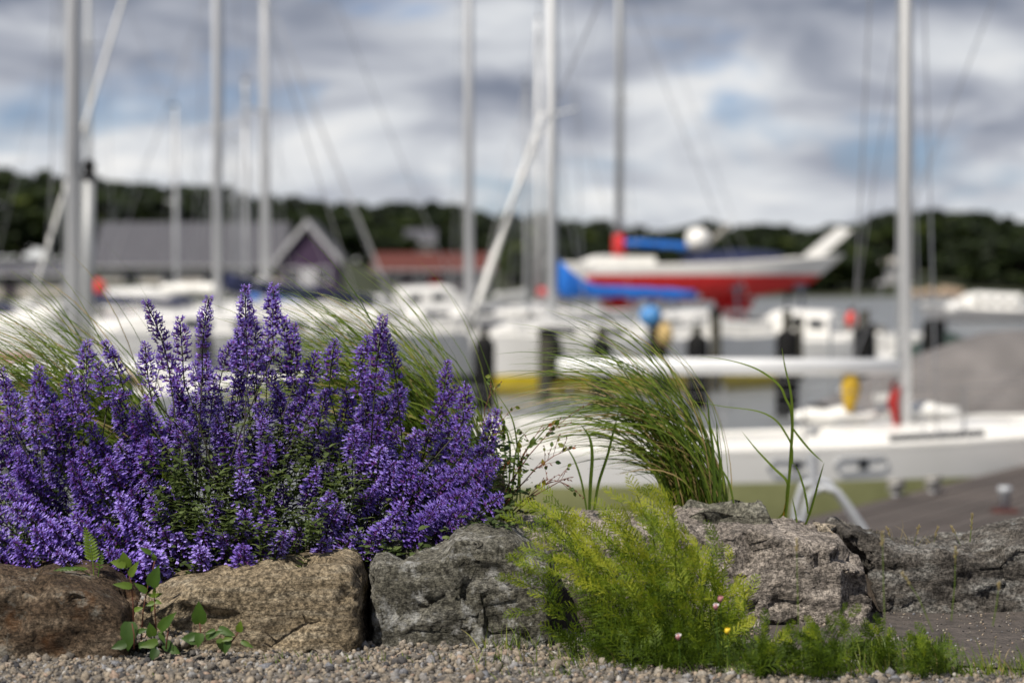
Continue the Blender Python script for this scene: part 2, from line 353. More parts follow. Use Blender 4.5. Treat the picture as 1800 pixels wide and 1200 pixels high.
# front line of the stone kerb: it runs away to the right
def wallY(px): return interp(px, [(0, 6.52), (300, 6.60), (640, 6.68), (900, 6.82), (1200, 7.18), (1500, 7.40), (1800, 7.52)])
def sheet(name, mat, xs, ys, zf):
    mb = MB(); nx, ny = len(xs), len(ys)
    for y in ys:
        for x in xs: mb.v.append((x, y, zf(x, y))); mb.r.append(0.5)
    for j in range(ny - 1):
        for i in range(nx - 1):
            a = j * nx + i; mb.f.append((a, a + 1, a + nx + 1, a + nx)); mb.m.append(0)
    o = mb.build(name, mat, smooth=True); tag(o, kind='structure'); return o
sheet('gravel_ground', M['grit'], np.linspace(-60, 60, 13), [-60, -20, 0, 4, 6, 7.2, 7.9], lambda x, y: 0.0 if y < 7.5 else -0.02)
sheet('planting_bed', M['soil'], np.linspace(-6, 6, 61), np.linspace(6.75, 8.3, 16),
      lambda x, y: (-0.06 if y < 6.86 + max(0, x) * 0.42 else (0.135 - 0.03 * max(0, x) + 0.02 * math.sin(x * 7 + y * 5)) * clamp((8.25 - y) / 0.12, 0, 1)))
sheet('quay_slope', M['rock'], np.linspace(-60, 60, 61), [7.9, 8.6, 9.6, 11.5], lambda x, y: {7.9: -0.02, 8.6: -0.25, 9.6: -1.0, 11.5: -2.2}[y] + (0.12 * math.sin(x * 3.1 + y) if y > 8 else 0))
sheet('water', M['water'], [-2500, -300, 0, 300, 2500], [9.0, 60, 400, 4500], lambda x, y: WZ)
PATHP = []
def path_sheet():
    mb = MB()
    # worn path in front of the two right-hand stones, 4 mm above the gravel sheet
    f = [(1290, 1100), (1330, 1128), (1450, 1150), (1620, 1165), (1900, 1180), (2600, 1200)]
    b_ = [(1270, 1060), (1330, 1050), (1450, 1045), (1620, 1040), (1900, 1035), (2600, 1030)]
    vs = []; zz = 0.006
    def gp(px, py):
        d = at(px, py, 1) - Vector((0, 0, CAMZ)); t = (zz - CAMZ) / d.z; return Vector((0, 0, CAMZ)) + d * t
    for (p, q) in zip(f, b_): vs += [gp(*p), gp(*q)]
    mb.add(vs, [(2 * i, 2 * i + 2, 2 * i + 3, 2 * i + 1) for i in range(len(f) - 1)])
    tag(mb.build('path', M['asphalt']), kind='structure')
path_sheet()

ENV = [(-200, 300), (0, 297), (100, 300), (200, 309), (300, 320), (400, 333), (500, 341), (600, 347), (700, 351), (800, 357), (900, 366), (1000, 378), (1060, 391), (1120, 398), (1165, 406), (1200, 400), (1240, 383), (1275, 402), (1325, 384), (1370, 399), (1450, 396), (1500, 384), (1560, 371), (1650, 368), (1750, 377), (1800, 385), (2000, 392)]
def shoreY(x): return 228 - 100 / (1 + math.exp((x + 4) / 4.5))
def landz(x, y):
    s = y - shoreY(x)
    if s < 0: return max(WZ - 1.5, WZ + 0.4 + 0.16 * s)
    return min(WZ + 0.45 + 0.05 * s + 0.25 * math.sin(x * 0.21 + y * 0.13), WZ + 3.4 + 0.1 * math.sin(x * .1))
sheet('far_shore', M['land'], np.linspace(-170, 170, 120), np.concatenate([np.linspace(112, 300, 80), [360, 500, 900]]), landz)

def make_tree(seed, broad=True, mat='crown_dark'):
    r = random.Random(seed); root = empty('shore_tree', (0, 0, 0))
    h = 8.0
    tb = MB(); tb.tube([(0, 0, -0.3), (0.1, 0.05, 2), (0.0, 0.1, 4.5), (0.1, 0, 6.4)], [0.22, 0.17, 0.11, 0.04], 7)
    for k in range(6):
        a = r.uniform(0, 6.28); z0 = r.uniform(1.8, 4.5); l = r.uniform(1.0, 2.0)
        tb.tube([(0.05, 0.05, z0), (math.cos(a) * l * .6, math.sin(a) * l * .6, z0 + l * .5), (math.cos(a) * l, math.sin(a) * l, z0 + l)], [0.07, 0.045, 0.015], 5)
    tb.build('trunk', M['bark'], root)
    cb = MB(); clumps = []
    for k in range(30):
        z = r.uniform(1.0, 7.5)
        rad = (2.5 * math.sin(math.pi * clamp((z - 0.2) / 8.0, 0, 1)) ** 0.7) if broad else 2.3 * (8.6 - z) / 7.4 + .25
        a = r.uniform(0, 6.28); q = rad * math.sqrt(r.uniform(0.15, 1))
        clumps.append((q * math.cos(a), q * math.sin(a), z, r.uniform(0.6, 1.05), r.gauss(0.45, 0.2)))
    clumps.append((0, 0, 7.4, 0.7, 0.5))
    for (cx, cy, cz, cr_, tn) in clumps:
        for j in range(44):
            d = Vector((r.gauss(0, 1), r.gauss(0, 1), r.gauss(0, 1))).normalized()
            p = Vector((cx, cy, cz)) + d * cr_ * r.uniform(0.5, 1.0)
            if p.z > 8: p.z = 8
            n = (d + Vector((r.gauss(0, .5), r.gauss(0, .5), r.gauss(0, .5)))).normalized()
            u = n.orthogonal().normalized(); v = n.cross(u); s_ = r.uniform(0.26, 0.5)
            cb.add([p - u * s_, p - v * s_ * .7, p + u * s_, p + v * s_ * .7], [(0, 1, 2, 3)], clamp(tn + r.gauss(0, .12), 0, 1))
    cb.build('crown', M[mat], root)
    return root
protos = [make_tree(1, True, 'crown_dark'), make_tree(2, False, 'crown_dark'), make_tree(3, True, 'crown_lit'), make_tree(4, True, 'crown_dark')]
tree_first = [True] * 4
TL = ['broad dark tree in the wood on the far shore', 'pointed dark conifer in the wood on the far shore',
      'lighter green tree in the wood on the far shore', 'round-topped dark tree in the wood on the far shore']
def put_tree(k, x, y, h, wid):
    z = landz(x, y)
    if tree_first[k]: o = protos[k]; tree_first[k] = False
    else: o = copy_tree(protos[k])
    o.location = (x, y, z - 0.1); o.rotation_euler = (0, 0, rng.uniform(0, 6.28)); o.scale = (wid, wid, h / 8.0)
    tag(o, TL[k], 'tree', ['broad dark trees on the far shore', 'dark conifers on the far shore', 'lighter trees on the far shore', 'round-topped trees on the far shore'][k])
for row, (dd, fr, step, pal) in enumerate([(5, 0.55, 30, [0, 2, 3, 0]), (26, 0.84, 40, [0, 2, 3, 1]), (44, 1.0, 33, [0, 3, 3, 0, 0, 1])]):
    px = -30 + row * 11
    while px < 1860:
        Y = 0.0; x = 0.0
        Y = 230.0
        for it in range(5): x = pxm(px, Y); Y = shoreY(x) + dd + rng.uniform(-3, 3)
        if px < 900: Y += 45          # the wood stands behind the boat sheds
        x = pxm(px, Y)
        top = interp(px, ENV) + rng.uniform(-3, 9)
        zt = pz(475 - (475 - top) * fr, Y); h = zt - landz(x, Y)
        if not (row == 0 and (px < 620 or 1510 < px < 1690)): put_tree(rng.choice(pal), x, Y, max(3.0, h), clamp(h / 8.5, 0.85, 1.35) * rng.uniform(1.25, 1.6))
        px += step * rng.uniform(0.75, 1.25) * (1.25 if px < 900 else 1)

# ------------------------------------------------------------------ buildings on the far shore
def building(name, label, px0, px1, Y, zg, py_eave, py_ridge, depth, wall, roof, gable=False, windows=(), door=None, wincol='glass'):
    x0, x1 = pxm(px0, Y), pxm(px1, Y); ze, zr = pz(py_eave, Y), pz(py_ridge, Y)
    root = empty(name, ((x0 + x1) / 2, Y, zg)); tag(root, label, 'building')
    W = x1 - x0; H = ze - zg; RH = zr - zg; ov = 0.35
    mb = MB()
    if not gable:
        mb.box((0, depth / 2, H / 2), (W, depth, H))
        for s in (-1, 1): mb.add([(s * W / 2, 0.0, H), (s * W / 2, depth, H), (s * W / 2, depth / 2, RH - 0.1)], [(0, 1, 2)])
        mb.build('wall', M[wall], root)
        rb = MB()
        for s in (0, 1):
            ya = -ov if s == 0 else depth + ov
            rb.add([(-W / 2 - ov, ya, H - 0.12), (W / 2 + ov, ya, H - 0.12), (W / 2 + ov, depth / 2, RH), (-W / 2 - ov, depth / 2, RH),
                    (-W / 2 - ov, ya, H - 0.0), (W / 2 + ov, ya, H - 0.0), (W / 2 + ov, depth / 2, RH + .12), (-W / 2 - ov, depth / 2, RH + .12)],
                   [(0, 3, 2, 1), (4, 5, 6, 7), (0, 1, 5, 4), (1, 2, 6, 5), (3, 0, 4, 7)])
        r = rb.build('roof', M[roof], root)
        g = MB(); g.tube([(-W / 2 - ov, -ov - .06, H - .1), (W / 2 + ov, -ov - .06, H - .1)], 0.06, 6); g.build('gutter', M['trim'], r)
    else:
        mb.add([(-W / 2, 0, 0), (W / 2, 0, 0), (W / 2, 0, H), (0, 0, RH), (-W / 2, 0, H), (-W / 2, depth, 0), (W / 2, depth, 0), (W / 2, depth, H), (0, depth, RH), (-W / 2, depth, H)],
               [(0, 1, 2, 3, 4), (5, 9, 8, 7, 6), (0, 4, 9, 5), (1, 6, 7, 2)])
        mb.build('wall', M[wall], root)
        rb = MB()
        for s in (-1, 1):
            rb.add([(0, -ov, RH + .03), (0, depth, RH + .03), (s * (W / 2 + ov), depth, H - .2), (s * (W / 2 + ov), -ov, H - .2),
                    (0, -ov, RH + .18), (0, depth, RH + .18), (s * (W / 2 + ov), depth, H - .05), (s * (W / 2 + ov), -ov, H - .05)],
                   [(0, 1, 2, 3), (4, 7, 6, 5), (0, 3, 7, 4), (2, 3, 7, 6)])
        r = rb.build('roof', M[roof], root)
        for s in (-1, 1):
            g = MB(); a = Vector((0, -ov - .05, RH + .1)); b_ = Vector((s * (W / 2 + ov), -ov - .05, H - .12))
            g.add([a, b_, b_ + Vector((0, 0, -.38)), a + Vector((0, 0, -.38)), a + Vector((0, .04, 0)), b_ + Vector((0, .04, 0)), b_ + Vector((0, .04, -.38)), a + Vector((0, .04, -.38))],
                  [(0, 1, 2, 3), (4, 7, 6, 5), (0, 4, 5, 1), (3, 2, 6, 7)]); g.build('bargeboard', M['trim'], r)
    for (wx, wz, ww, wh) in windows:
        f = MB(); t = .09
        f.box((wx, -.04, wz + wh / 2 + t / 2), (ww + 2 * t, .08, t)); f.box((wx, -.04, wz - wh / 2 - t / 2), (ww + 2 * t, .08, t))
        f.box((wx - ww / 2 - t / 2, -.04, wz), (t, .08, wh)); f.box((wx + ww / 2 + t / 2, -.04, wz), (t, .08, wh))
        wo_ = f.build('window', M['trim'], root)
        g = MB(); g.box((wx, -.012, wz), (ww, .02, wh)); g.build('pane', M[wincol], wo_)
    if door:
        wx, ww, wh, dm = door
        d = MB(); d.box((wx, -.03, wh / 2), (ww, .05, wh)); do = d.build('door', M[dm], root)
        h = MB(); h.box((wx + ww * .38, -.08, wh * .48), (.04, .06, .14)); h.build('handle', M['steel'], do)
    return root
GZ = WZ + 1.0
building('boat_shed', 'long low boat shed with a dark slate roof beside the gabled boathouse', 172, 492, 150, GZ - .1, 466, 392, 6.5, 'wall_pale', 'slate',
         windows=[(-3.6, 1.15, .9, .8), (-1.2, 1.15, .9, .8), (1.4, 1.15, .9, .8)], door=(4.2, 1.6, 1.75, 'wall_dark'))
building('boathouse', 'small plum boathouse with white bargeboards on its gable', 492, 590, 146, GZ - .1, 452, 388, 6, 'wall_shaded', 'slate', gable=True,
         windows=[(-.95, 1.3, .6, .8), (.95, 1.3, .6, .8)], door=(0, .9, 1.75, 'trim'))
building('clubhouse', 'low dark building with a rust-red roof in front of the wood', 662, 862, 172, GZ - .1, 474, 446, 6, 'wall_dark', 'tile_red',
         windows=[(-2.8, 1.1, .8, .8), (-1.0, 1.1, .8, .8), (1.2, 1.1, .8, .8), (2.9, 1.1, .8, .8)], door=(0.1, .8, 1.6, 'wall_red'))
building('storehouse', 'low pale rendered storehouse with a flat dark eave at the wood edge', -90, 112, 140, GZ - .1, 480, 462, 5, 'wall_pale', 'slate',
         windows=[(-1.9, 1.2, .7, .6), (1.6, 1.2, .7, .6)], door=(0.2, .9, 1.6, 'wall_dark'))
building('cottage', 'small white house among the trees on the hillside', 718, 760, 205, landz(-8, 205), 424, 404, 4, 'wall_pale', 'slate', windows=[(-.4, .9, .4, .5)], door=(.5, .5, 1.1, 'wall_dark'))
building('pump_house', 'boxy white hut standing on the far bank beside the rocks', 1530, 1592, 238, landz(36, 238), 462, 456, 3, 'trim', 'wall_pale' , windows=[(-.7, 1.3, .5, .5)], door=(.5, .7, 1.6, 'grey_paint'))

# the boatyard quay that carries the two boats on land
qb = MB(); qx0, qx1 = pxm(985, 68), pxm(1560, 68)
qb.box(((qx0 + qx1) / 2, 75.5, WZ - 0.2), (qx1 - qx0, 15, 2.2))
tag(qb.build('boatyard_quay', M['concrete']), kind='structure')
QZ = WZ + 0.9

# shore rocks
for k in range(9):
    px = 1612 + k * 9 + rng.uniform(-3, 3); Y = 227 + rng.uniform(-2, 2); x = pxm(px, Y)
    bm = bmesh.new(); bmesh.ops.create_icosphere(bm, subdivisions=3, radius=1)
    P = np.array([v.co[:] for v in bm.verts]); d = 1 + 0.35 * fbm(P * 1.3 + k * 7.7, 3)
    for v, q in zip(bm.verts, d): v.co *= q
    me = bpy.data.meshes.new('shore_rock'); bm.to_mesh(me); bm.free(); me.materials.append(M['rock'])
    o = link('shore_rock', me); o.location = (x, Y, WZ + 0.2); s = rng.uniform(0.45, 1.0); o.scale = (s * 1.3, s, s * rng.uniform(.6, .95)); o.rotation_euler.z = rng.uniform(0, 6)
    tag(o, 'brown boulder in the pile beside the white hut on the far bank', 'rock', 'boulders on the far bank')

# ------------------------------------------------------------------ boats
def hull_sections(L, B, fs, fb, dr, band, m0, rake=0.5, n=15):
    secs = []
    for i in range(n):
        t = i / (n - 1)
        b = B / 2 * (1 - max(0, (t - .42) / .58) ** 2.3) if t > .42 else B / 2 * (1 - .30 * ((.42 - t) / .42) ** 2)
        b = max(b, 0.012)
        zs = fs + (fb - fs) * t ** 2 - 0.05 * math.sin(math.pi * t)
        zk = -dr * max(0.0, math.sin(math.pi * clamp(0.08 + 0.92 * t, 0, 1))) ** 0.8 + (0.03 if t > .95 else 0)
        x = -L * m0 + L * t
        zb = clamp(band, zk + 0.01, zs - 0.05); rows = []
        for k in range(5): rows.append(zk + (zb - zk) * k / 4)
        for k in range(1, 6): rows.append(zb + (zs - zb) * k / 5)
        pts = []
        for z in rows:
            u = (z - zk) / (zs - zk); xx = x + (rake * (z / zs) * t ** 4 if z > 0 else 0) - rake
            pts.append((xx, b * u ** 0.2, z))
        secs.append(pts)
    return secs
def add_hull(root, L, B, fs, fb, dr, band, m0, top='gel', bot='olive', stripe=None, rake=0.5, deck='deck'):
    S = hull_sections(L, B, fs, fb, dr, band, m0, rake)
    mir = lambda q: [(x, -y, z) for (x, y, z) in q]
    hb = MB(); bb = MB()
    for f in (lambda q: q, mir):
        hb.loft([f(s[4:]) for s in S]); bb.loft([f(s[:5]) for s in S])
    s0 = S[0]; tr = [(x, -y, z) for (x, y, z) in s0[4:]] + [p for p in reversed(s0[4:])]
    hb.add(tr, [tuple(range(len(tr)))])
    tr = [(x, -y, z) for (x, y, z) in s0[1:5]] + [p for p in reversed(s0[1:5])] + [s0[0]]
    bb.add(tr, [tuple(range(len(tr)))])
    h = hb.build('hull', M[top], root, smooth=True); bb.build('bottom', M[bot], root, smooth=True)
    db = MB(); db.loft([[(s[-1][0], s[-1][1] * q, s[-1][2] - .015 + .05 * (1 - q * q)) for q in (1, .5, 0, -.5, -1)] for s in S])
    db.build('deck', M[deck], root, smooth=True)
    rb = MB()
    for f in (1, -1): rb.tube([(s[-1][0], f * max(.0, s[-1][1] - .05), s[-1][2] + .015) for s in S], 0.03, 6)
    rb.build('toe_rail', M['gel'], h, smooth=True)
    if stripe:
        col, z0, z1 = stripe; sb = MB()
        def yat(s, z):
            for a, c in zip(s, s[1:]):
                if a[2] <= z <= c[2]:
                    k = (z - a[2]) / max(1e-6, c[2] - a[2]); return tuple(a[j] + (c[j] - a[j]) * k for j in range(3))
            return s[-1]
        for f in (1, -1):
            sec = []
            for s in S[:-1]:
                zt = s[-1][2]; pts = []
                for k in range(4):
                    z = zt - z1 + (z1 - z0) * k / 3; p = yat(s, z); pts.append((p[0], f * (p[1] + .008), p[2]))
                sec.append(pts)
            sb.loft(sec)
        sb.build('stripe', M[col], h, smooth=True)
    return S
def sheer(S, x):
    return interp(x, [(s[-1][0], s[-1][2]) for s in S]), interp(x, [(s[-1][0], s[-1][1]) for s in S])
def add_cabin(root, S, x0, x1, wfrac, hgt, mat='gel', wins=2, wmat='glass', wlen=None):
    secs = []; n = 7
    for i in range(n):
        t = i / (n - 1); x = x0 + (x1 - x0) * t; zs, b = sheer(S, x); wd = min(b * wfrac, b - .12) if b > .25 else b * .5
        hh = hgt * (1 if t < .75 else 1 - 0.55 * ((t - .75) / .25) ** 1.3)
        z0 = zs - .04; secs.append([(x, wd, z0), (x, wd * .94, z0 + hh * .85), (x, wd * .80, z0 + hh), (x, 0, z0 + hh * 1.1), (x, -wd * .80, z0 + hh), (x, -wd * .94, z0 + hh * .85), (x, -wd, z0)])
    mb = MB(); mb.loft(secs); mb.add(secs[0], [tuple(range(7))]); mb.add(secs[-1], [tuple(range(6, -1, -1))])
    c = mb.build('cabin', M[mat], root, smooth=False)
    for side in (1, -1):
        for k in range(wins):
            ta = (k + .22) / wins * .74; tb = (k + .80) / wins * .74
            pts = []
            for t in (ta, tb):
                x = x0 + (x1 - x0) * t; zs, b = sheer(S, x); wd = min(b * wfrac, b - .12)
                for f in (.30, .72):
                    pts.append(Vector((x, side * (wd * (1 - .06 * f / .85) + .012), zs - .04 + hgt * f)))
            a, b_, c_, d = pts[0], pts[2], pts[3], pts[1]
            wbm = MB(); inn = Vector((0, -side * .02, 0))
            wbm.add([a, b_, c_, d, a + inn, b_ + inn, c_ + inn, d + inn], [(0, 1, 2, 3), (0, 4, 5, 1), (1, 5, 6, 2), (2, 6, 7, 3), (3, 7, 4, 0)])
            wbm.build('window', M[wmat], c)
    return c
def add_rails(root, S, x0, x1, h=.55):
    xs = np.linspace(x0, x1, 6); rb = MB()
    for side in (1, -1):
        top = []; mid = []
        for x in xs:
            zs, b = sheer(S, x); y = side * (b - .06)
            if b < .1: y = side * .05
            rb.tube([(x, y, zs - .02), (x, y, zs + h)], .012, 5); top.append((x, y, zs + h)); mid.append((x, y, zs + h * .5))
        rb.tube(top, .006, 4); rb.tube(mid, .005, 4)
    rb.build('guard_rail', M['steel'], root)
    xb = S[-1][-1][0]; pb = MB(); zs, b = sheer(S, x1); zb = S[-1][-1][2]
    pb.tube([(x1, b - .06, zs + h), (xb - .25, .16, zb + h), (xb - .05, 0, zb + h), (xb - .25, -.16, zb + h), (x1, -(b - .06), zs + h)], .014, 6)
    for sd in (1, -1): pb.tube([(xb - .3, sd * .12, zb - .02), (xb - .22, sd * .14, zb + h)], .014, 6)
    pb.build('pulpit', M['steel'], root)
def add_rig(root, S, mh, md, base_z, spar='alu', spreaders=(0.5,), spl=.75, fore=None, furl=None, back=True, L=8, m0=.56, rig_top=1.0, mast_foot=None):
    foot = sheer(S, 0)[0] - .02 if mast_foot is None else mast_foot
    mb = MB(); mb.tube([(0, 0, foot), (0, 0, mh * .5), (0, 0, mh)], [md / 2, md / 2 * .98, md / 2 * .75], 12, squash=.72)
    m = mb.build('mast', M[spar], root, smooth=True)
    g = MB(); g.box((-md * .55, 0, (mh + base_z) / 2), (.018, .03, mh - base_z - .3)); g.build('sail_track', M['alud'], m)
    t = MB(); t.tube([(0, 0, mh - .02), (0, 0, mh + .12)], .035, 6); t.box((-.12, 0, mh + .03), (.36, .05, .05)); t.tube([(-.1, 0, mh + .05), (-.1, 0, mh + .55)], .008, 4)
    t.build('masthead_fitting', M['rubber'], m)
    for f in spreaders:
        z = foot + (mh - foot) * f
        for sd in (1, -1):
            b = MB(); b.tube([(0, sd * md * .3, z), (-.12, sd * spl, z + .10)], [.035, .018], 6, squash=.6); b.build('spreader', M[spar], root)
    zc, bc = sheer(S, -.15)
    for sd in (1, -1):
        w_ = MB(); tip = (-.12, sd * spl, foot + (mh - foot) * spreaders[0] + .10) if spreaders else None
        p = [(-.15, sd * (bc - .05), zc)] + ([tip] if tip else []) + [(0, sd * .03, foot + (mh - foot) * .97)]
        w_.tube(p, .009, 4, cap=False); w_.tube([(-.3, sd * (bc - .05), sheer(S, -.3)[0]), (0, sd * .03, foot + (mh - foot) * (spreaders[0] if spreaders else .5))], .006, 4, cap=False)
        w_.build('shroud', M['steel'], root)
    xb, zb = S[-1][-1][0] - .08, S[-1][-1][2]
    topf = (md * .4, 0, foot + (mh - foot) * rig_top)
    f_ = MB(); f_.tube([(xb, 0, zb), topf], .010, 4, cap=False); f_.build('forestay', M['steel'], root)
    if furl:
        r_, col = furl; a = Vector((xb, 0, zb + .25)); e = Vector(topf); q = MB()
        P = [a + (e - a) * t for t in np.linspace(0.0, .94, 9)]
        q.tube(P, [r_ * .7, r_ * 1.1, r_ * 1.1, r_, r_ * .9, r_ * .8, r_ * .65, r_ * .5, r_ * .3], 9)
        fo = q.build('furled_sail', M[col], root, smooth=True)
        d = MB(); ax = (e - a).normalized(); d.tube([a - ax * .16, a - ax * .10, a - ax * .02], [.09, .05, .09], 10); d.build('furler_drum', M['rubber'], fo)
    if back:
        b = MB(); b.tube([(S[0][-1][0], 0, S[0][-1][2]), (0, 0, mh)], .010, 4, cap=False); b.build('backstay', M['steel'], root)
    return m
def add_boom(root, length, z, md, col=None, r=.055, cov_h0=.5, cov_h1=.18, droop=0.0, spar='alu', cov_w=.13, yaw=0.0):
    c, s_ = math.cos(yaw), math.sin(yaw)
    P = lambda x, zz, y=0: (-md - x * c - y * s_, -x * s_ + y * c, zz)
    mb = MB(); mb.tube([P(0, z), P(length * .5, z - droop * .5), P(length, z - droop)], r, 10); bo = mb.build('boom', M[spar], root, smooth=True)
    g = MB(); g.box((-md * .8, 0, z), (md * .7, .05, .10)); g.build('gooseneck', M['steel'], bo)
    if col:
        secs = []; n = 12; q = random.Random(int(length * 1000))
        for i in range(n):
            t = i / (n - 1); x = length * (.01 + .95 * t); zz = z - droop * t
            hh = cov_h1 + (cov_h0 - cov_h1) * max(0, 1 - t / .26) ** 1.5 if t < .26 else cov_h1 * (1 - .45 * (t - .26)) + q.uniform(-.015, .015)
            wd = cov_w * (1 - .35 * t) ; ring = []
            for k in range(10):
                a = 2 * math.pi * k / 10; yy = math.cos(a) * wd; vz = math.sin(a)
                ring.append(P(x, zz + .02 + (vz * hh if vz > 0 else vz * (.09 + .03 * math.sin(t * 25))), yy * (1 if vz < .3 else .65)))
            secs.append(ring)
        sb = MB(); sb.loft(secs, closed=True, caps=True); sb.build('sail_cover', M[col], root, smooth=True)
    return bo

def sailboat(label, mast_px, Y, head, L=8.5, B=2.7, fs=.85, fb=1.1, dr=.45, band=.18, m0=.56, top='gel', bot='olive', stripe=None,
             mh=11.0, md=.14, spar='alu', spreaders=(.5,), spl=.75, furl=None, rig_top=1.0, boom=None, cabin=None, roll=0.0, zbase=WZ, rails=True, back=True, rake=.5, name='sailboat', mast=True, foot=None):
    x = pxm(mast_px, Y); root = empty(name, (x, Y, zbase), R(head)); tag(root, label, 'sailboat')
    root.rotation_euler = (R(roll), 0, R(head))
    S = add_hull(root, L, B, fs, fb, dr, band, m0, top, bot, stripe, rake)
    z0 = sheer(S, 0)[0]
    if cabin: add_cabin(root, S, **cabin)
    if rails: add_rails(root, S, S[0][-1][0] + .25, S[-1][-1][0] - .9)
    # cockpit well and tiller
    cw = MB(); xs = S[0][-1][0]
    for sd in (1, -1): cw.box((xs + L * .16, sd * B * .24, fs + .12), (L * .24, .10, .26))
    cw.box((xs + L * .05, 0, fs + .10), (.10, B * .46, .22)); cw.build('cockpit_coaming', M['deck'], root)
    if mast:
        add_rig(root, S, mh, md, z0, spar, spreaders, spl, furl=furl, back=back, L=L, m0=m0, rig_top=rig_top, mast_foot=foot)
        if boom: add_boom(root, md=md / 2, **boom)
    return root, S

# --- the near boat with the olive bottom
b1, S1 = sailboat('white sailboat with olive-green bottom paint moored behind the wooden dock', 1592, 24.9, 16, L=9.4, B=2.3, fs=.76, fb=.98, dr=.5, band=.44, m0=.52,
                  bot='olive', mh=12.5, md=.165, spar='white_spar', spreaders=(.405, .72), spl=.62, boom=dict(length=3.65, z=1.50, r=.085, droop=-.04, spar='white_spar'),
                  cabin=dict(x0=-.9, x1=1.6, wfrac=.62, hgt=.16, wins=1), rake=.4)
for (x0, x1) in ((-1.98, -1.50), (-1.28, -.70)):       # long portlights in the topside
    mb = MB(); g = MB(); pts = []
    side = -1
    def hullp(x, z):
        sx = min(S1, key=lambda q: abs(q[-1][0] - x))
        y = interp(z, [(p[2], p[1]) for p in sx]); return Vector((x, side * (y + .012), z))
    ring = [hullp(x, z) for (x, z) in ((x0 + .06, .53), (x1 - .06, .53), (x1, .60), (x1 - .05, .665), (x0 + .06, .665), (x0, .60))]
    mb.tube(ring + [ring[0]], .008, 6); fr = mb.build('portlight', M['galv'], b1)
    q = [hullp(x, z) + Vector((0, .006, 0)) for (x, z) in ((x0 + .26, .55), (x0 + .36, .55), (x0 + .36, .65), (x0 + .26, .65))]
    g.add(q + [p + Vector((0, .02, 0)) for p in q], [(0, 1, 2, 3), (7, 6, 5, 4), (0, 4, 5, 1), (2, 6, 7, 3)]); g.build('pane', M['glass'], fr)
# red halyards coiled at the mast foot, rolled sail on the boom
mb = MB()
for k in range(5):
    a = k * 1.1; mb.tube([(-.10 - .02 * math.cos(a), .09 * math.sin(a), 1.35 - .02 * k), (-.14, .10 * math.cos(a), 1.12), (-.09, .07 * math.sin(a + 1), .92), (-.12, .05, 1.25)], .016, 6)
mb.build('halyard_coil', M['rope_red'], b1)
mb = MB(); mb.tube([(-.15, -.10, 1.20), (-.16, -.12, .90), (.05, -.16, .84)], [.022, .03, .016], 7); mb.build('halyard_tail', M['rope_red'], b1)
sd_ = MB(); secs = []
for i in range(9):
    t = i / 8; ring = []
    for k in range(10):
        a = 2 * math.pi * k / 10; ring.append((-.2 + .9 * t + .02 * math.sin(7 * t), .25 + math.cos(a) * .17 * (1 - .5 * abs(2 * t - 1) ** 3), 1.02 + math.sin(a) * .09 * (1 - .6 * abs(2 * t - 1) ** 3) + .02 * math.sin(13 * t)))
    secs.append(ring)
sd_.loft(secs, closed=True, caps=True); sd_.build('folded_sail', M['cov_white'], b1, smooth=True)
sd_ = MB(); sd_.loft([[(x + .72 * -1.35, y - .1, z - .02) for (x, y, z) in r_] for r_ in secs], closed=True, caps=True); sd_.build('folded_sail', M['cov_white'], b1, smooth=True)
# ochre oilskin hanging from the boom
x = b1.matrix_world
def local_to_world(root, p):
    m = Matrix.Translation(root.location) @ root.rotation_euler.to_matrix().to_4x4(); return m @ Vector(p)
mb = MB(); ring = []
secs = []
for i in range(7):
    t = i / 6; ring = []
    for k in range(10):
        a = 2 * math.pi * k / 10; wq = .025 + .075 * math.sin(math.pi * (.12 + .76 * t)) * (.8 + .2 * math.sin(5 * t)); ring.append((math.cos(a) * wq * (1 + .2 * math.sin(3 * a + t * 4)), math.sin(a) * wq * .6, -.42 * t))
    secs.append(ring)
mb.loft(secs, closed=True, caps=True); ok_ = mb.build('oilskin_bag', M['ochre'], smooth=True)
ok_.location = local_to_world(b1, (-.62, 0, 1.46)); tag(ok_, 'ochre yellow bag hanging below the white boom', 'bag')

# --- covered boat behind it
cvx = 30.5
b2, S2 = sailboat('boat under a sagging grey tarpaulin behind the olive-bottomed sailboat', 1990, cvx, 12, L=7.5, B=2.6, fs=.75, fb=.95, dr=.4, band=.12, m0=.46, bot='navy', mh=10.5, md=.13, spreaders=(.5,), cabin=None, rails=False)
mb = MB(); secs = []
x0 = S2[0][-1][0] - .1
for i in range(15):
    t = i / 14; xx = x0 + 4.8 * t; zs, bb = sheer(S2, clamp(xx, S2[0][-1][0], 99)); ridge = .10 + .95 * clamp(t / .45, 0, 1) ** .8; ring = []
    for k in range(9):
        q = -1 + k / 4; yy = q * (bb + .06); sag = (1 - abs(q)) ** .75
        ring.append((xx, yy, zs - .22 * (abs(q) > .9) + (ridge * sag if abs(q) <= .9 else 0) + .035 * math.sin(9 * t + 3 * q) * sag))
    secs.append(ring)
mb.loft(secs); mb.build('tarpaulin', M['cov_grey'], b2, smooth=True)
mb = MB(); mb.tube([(x0 + .05, 0, sheer(S2, x0 + .1)[0]), (x0 + .05, 0, 1.9), (x0 + .25, 0, 1.95)], .02, 6); mb.build('tarpaulin_prop', M['alud'], b2)

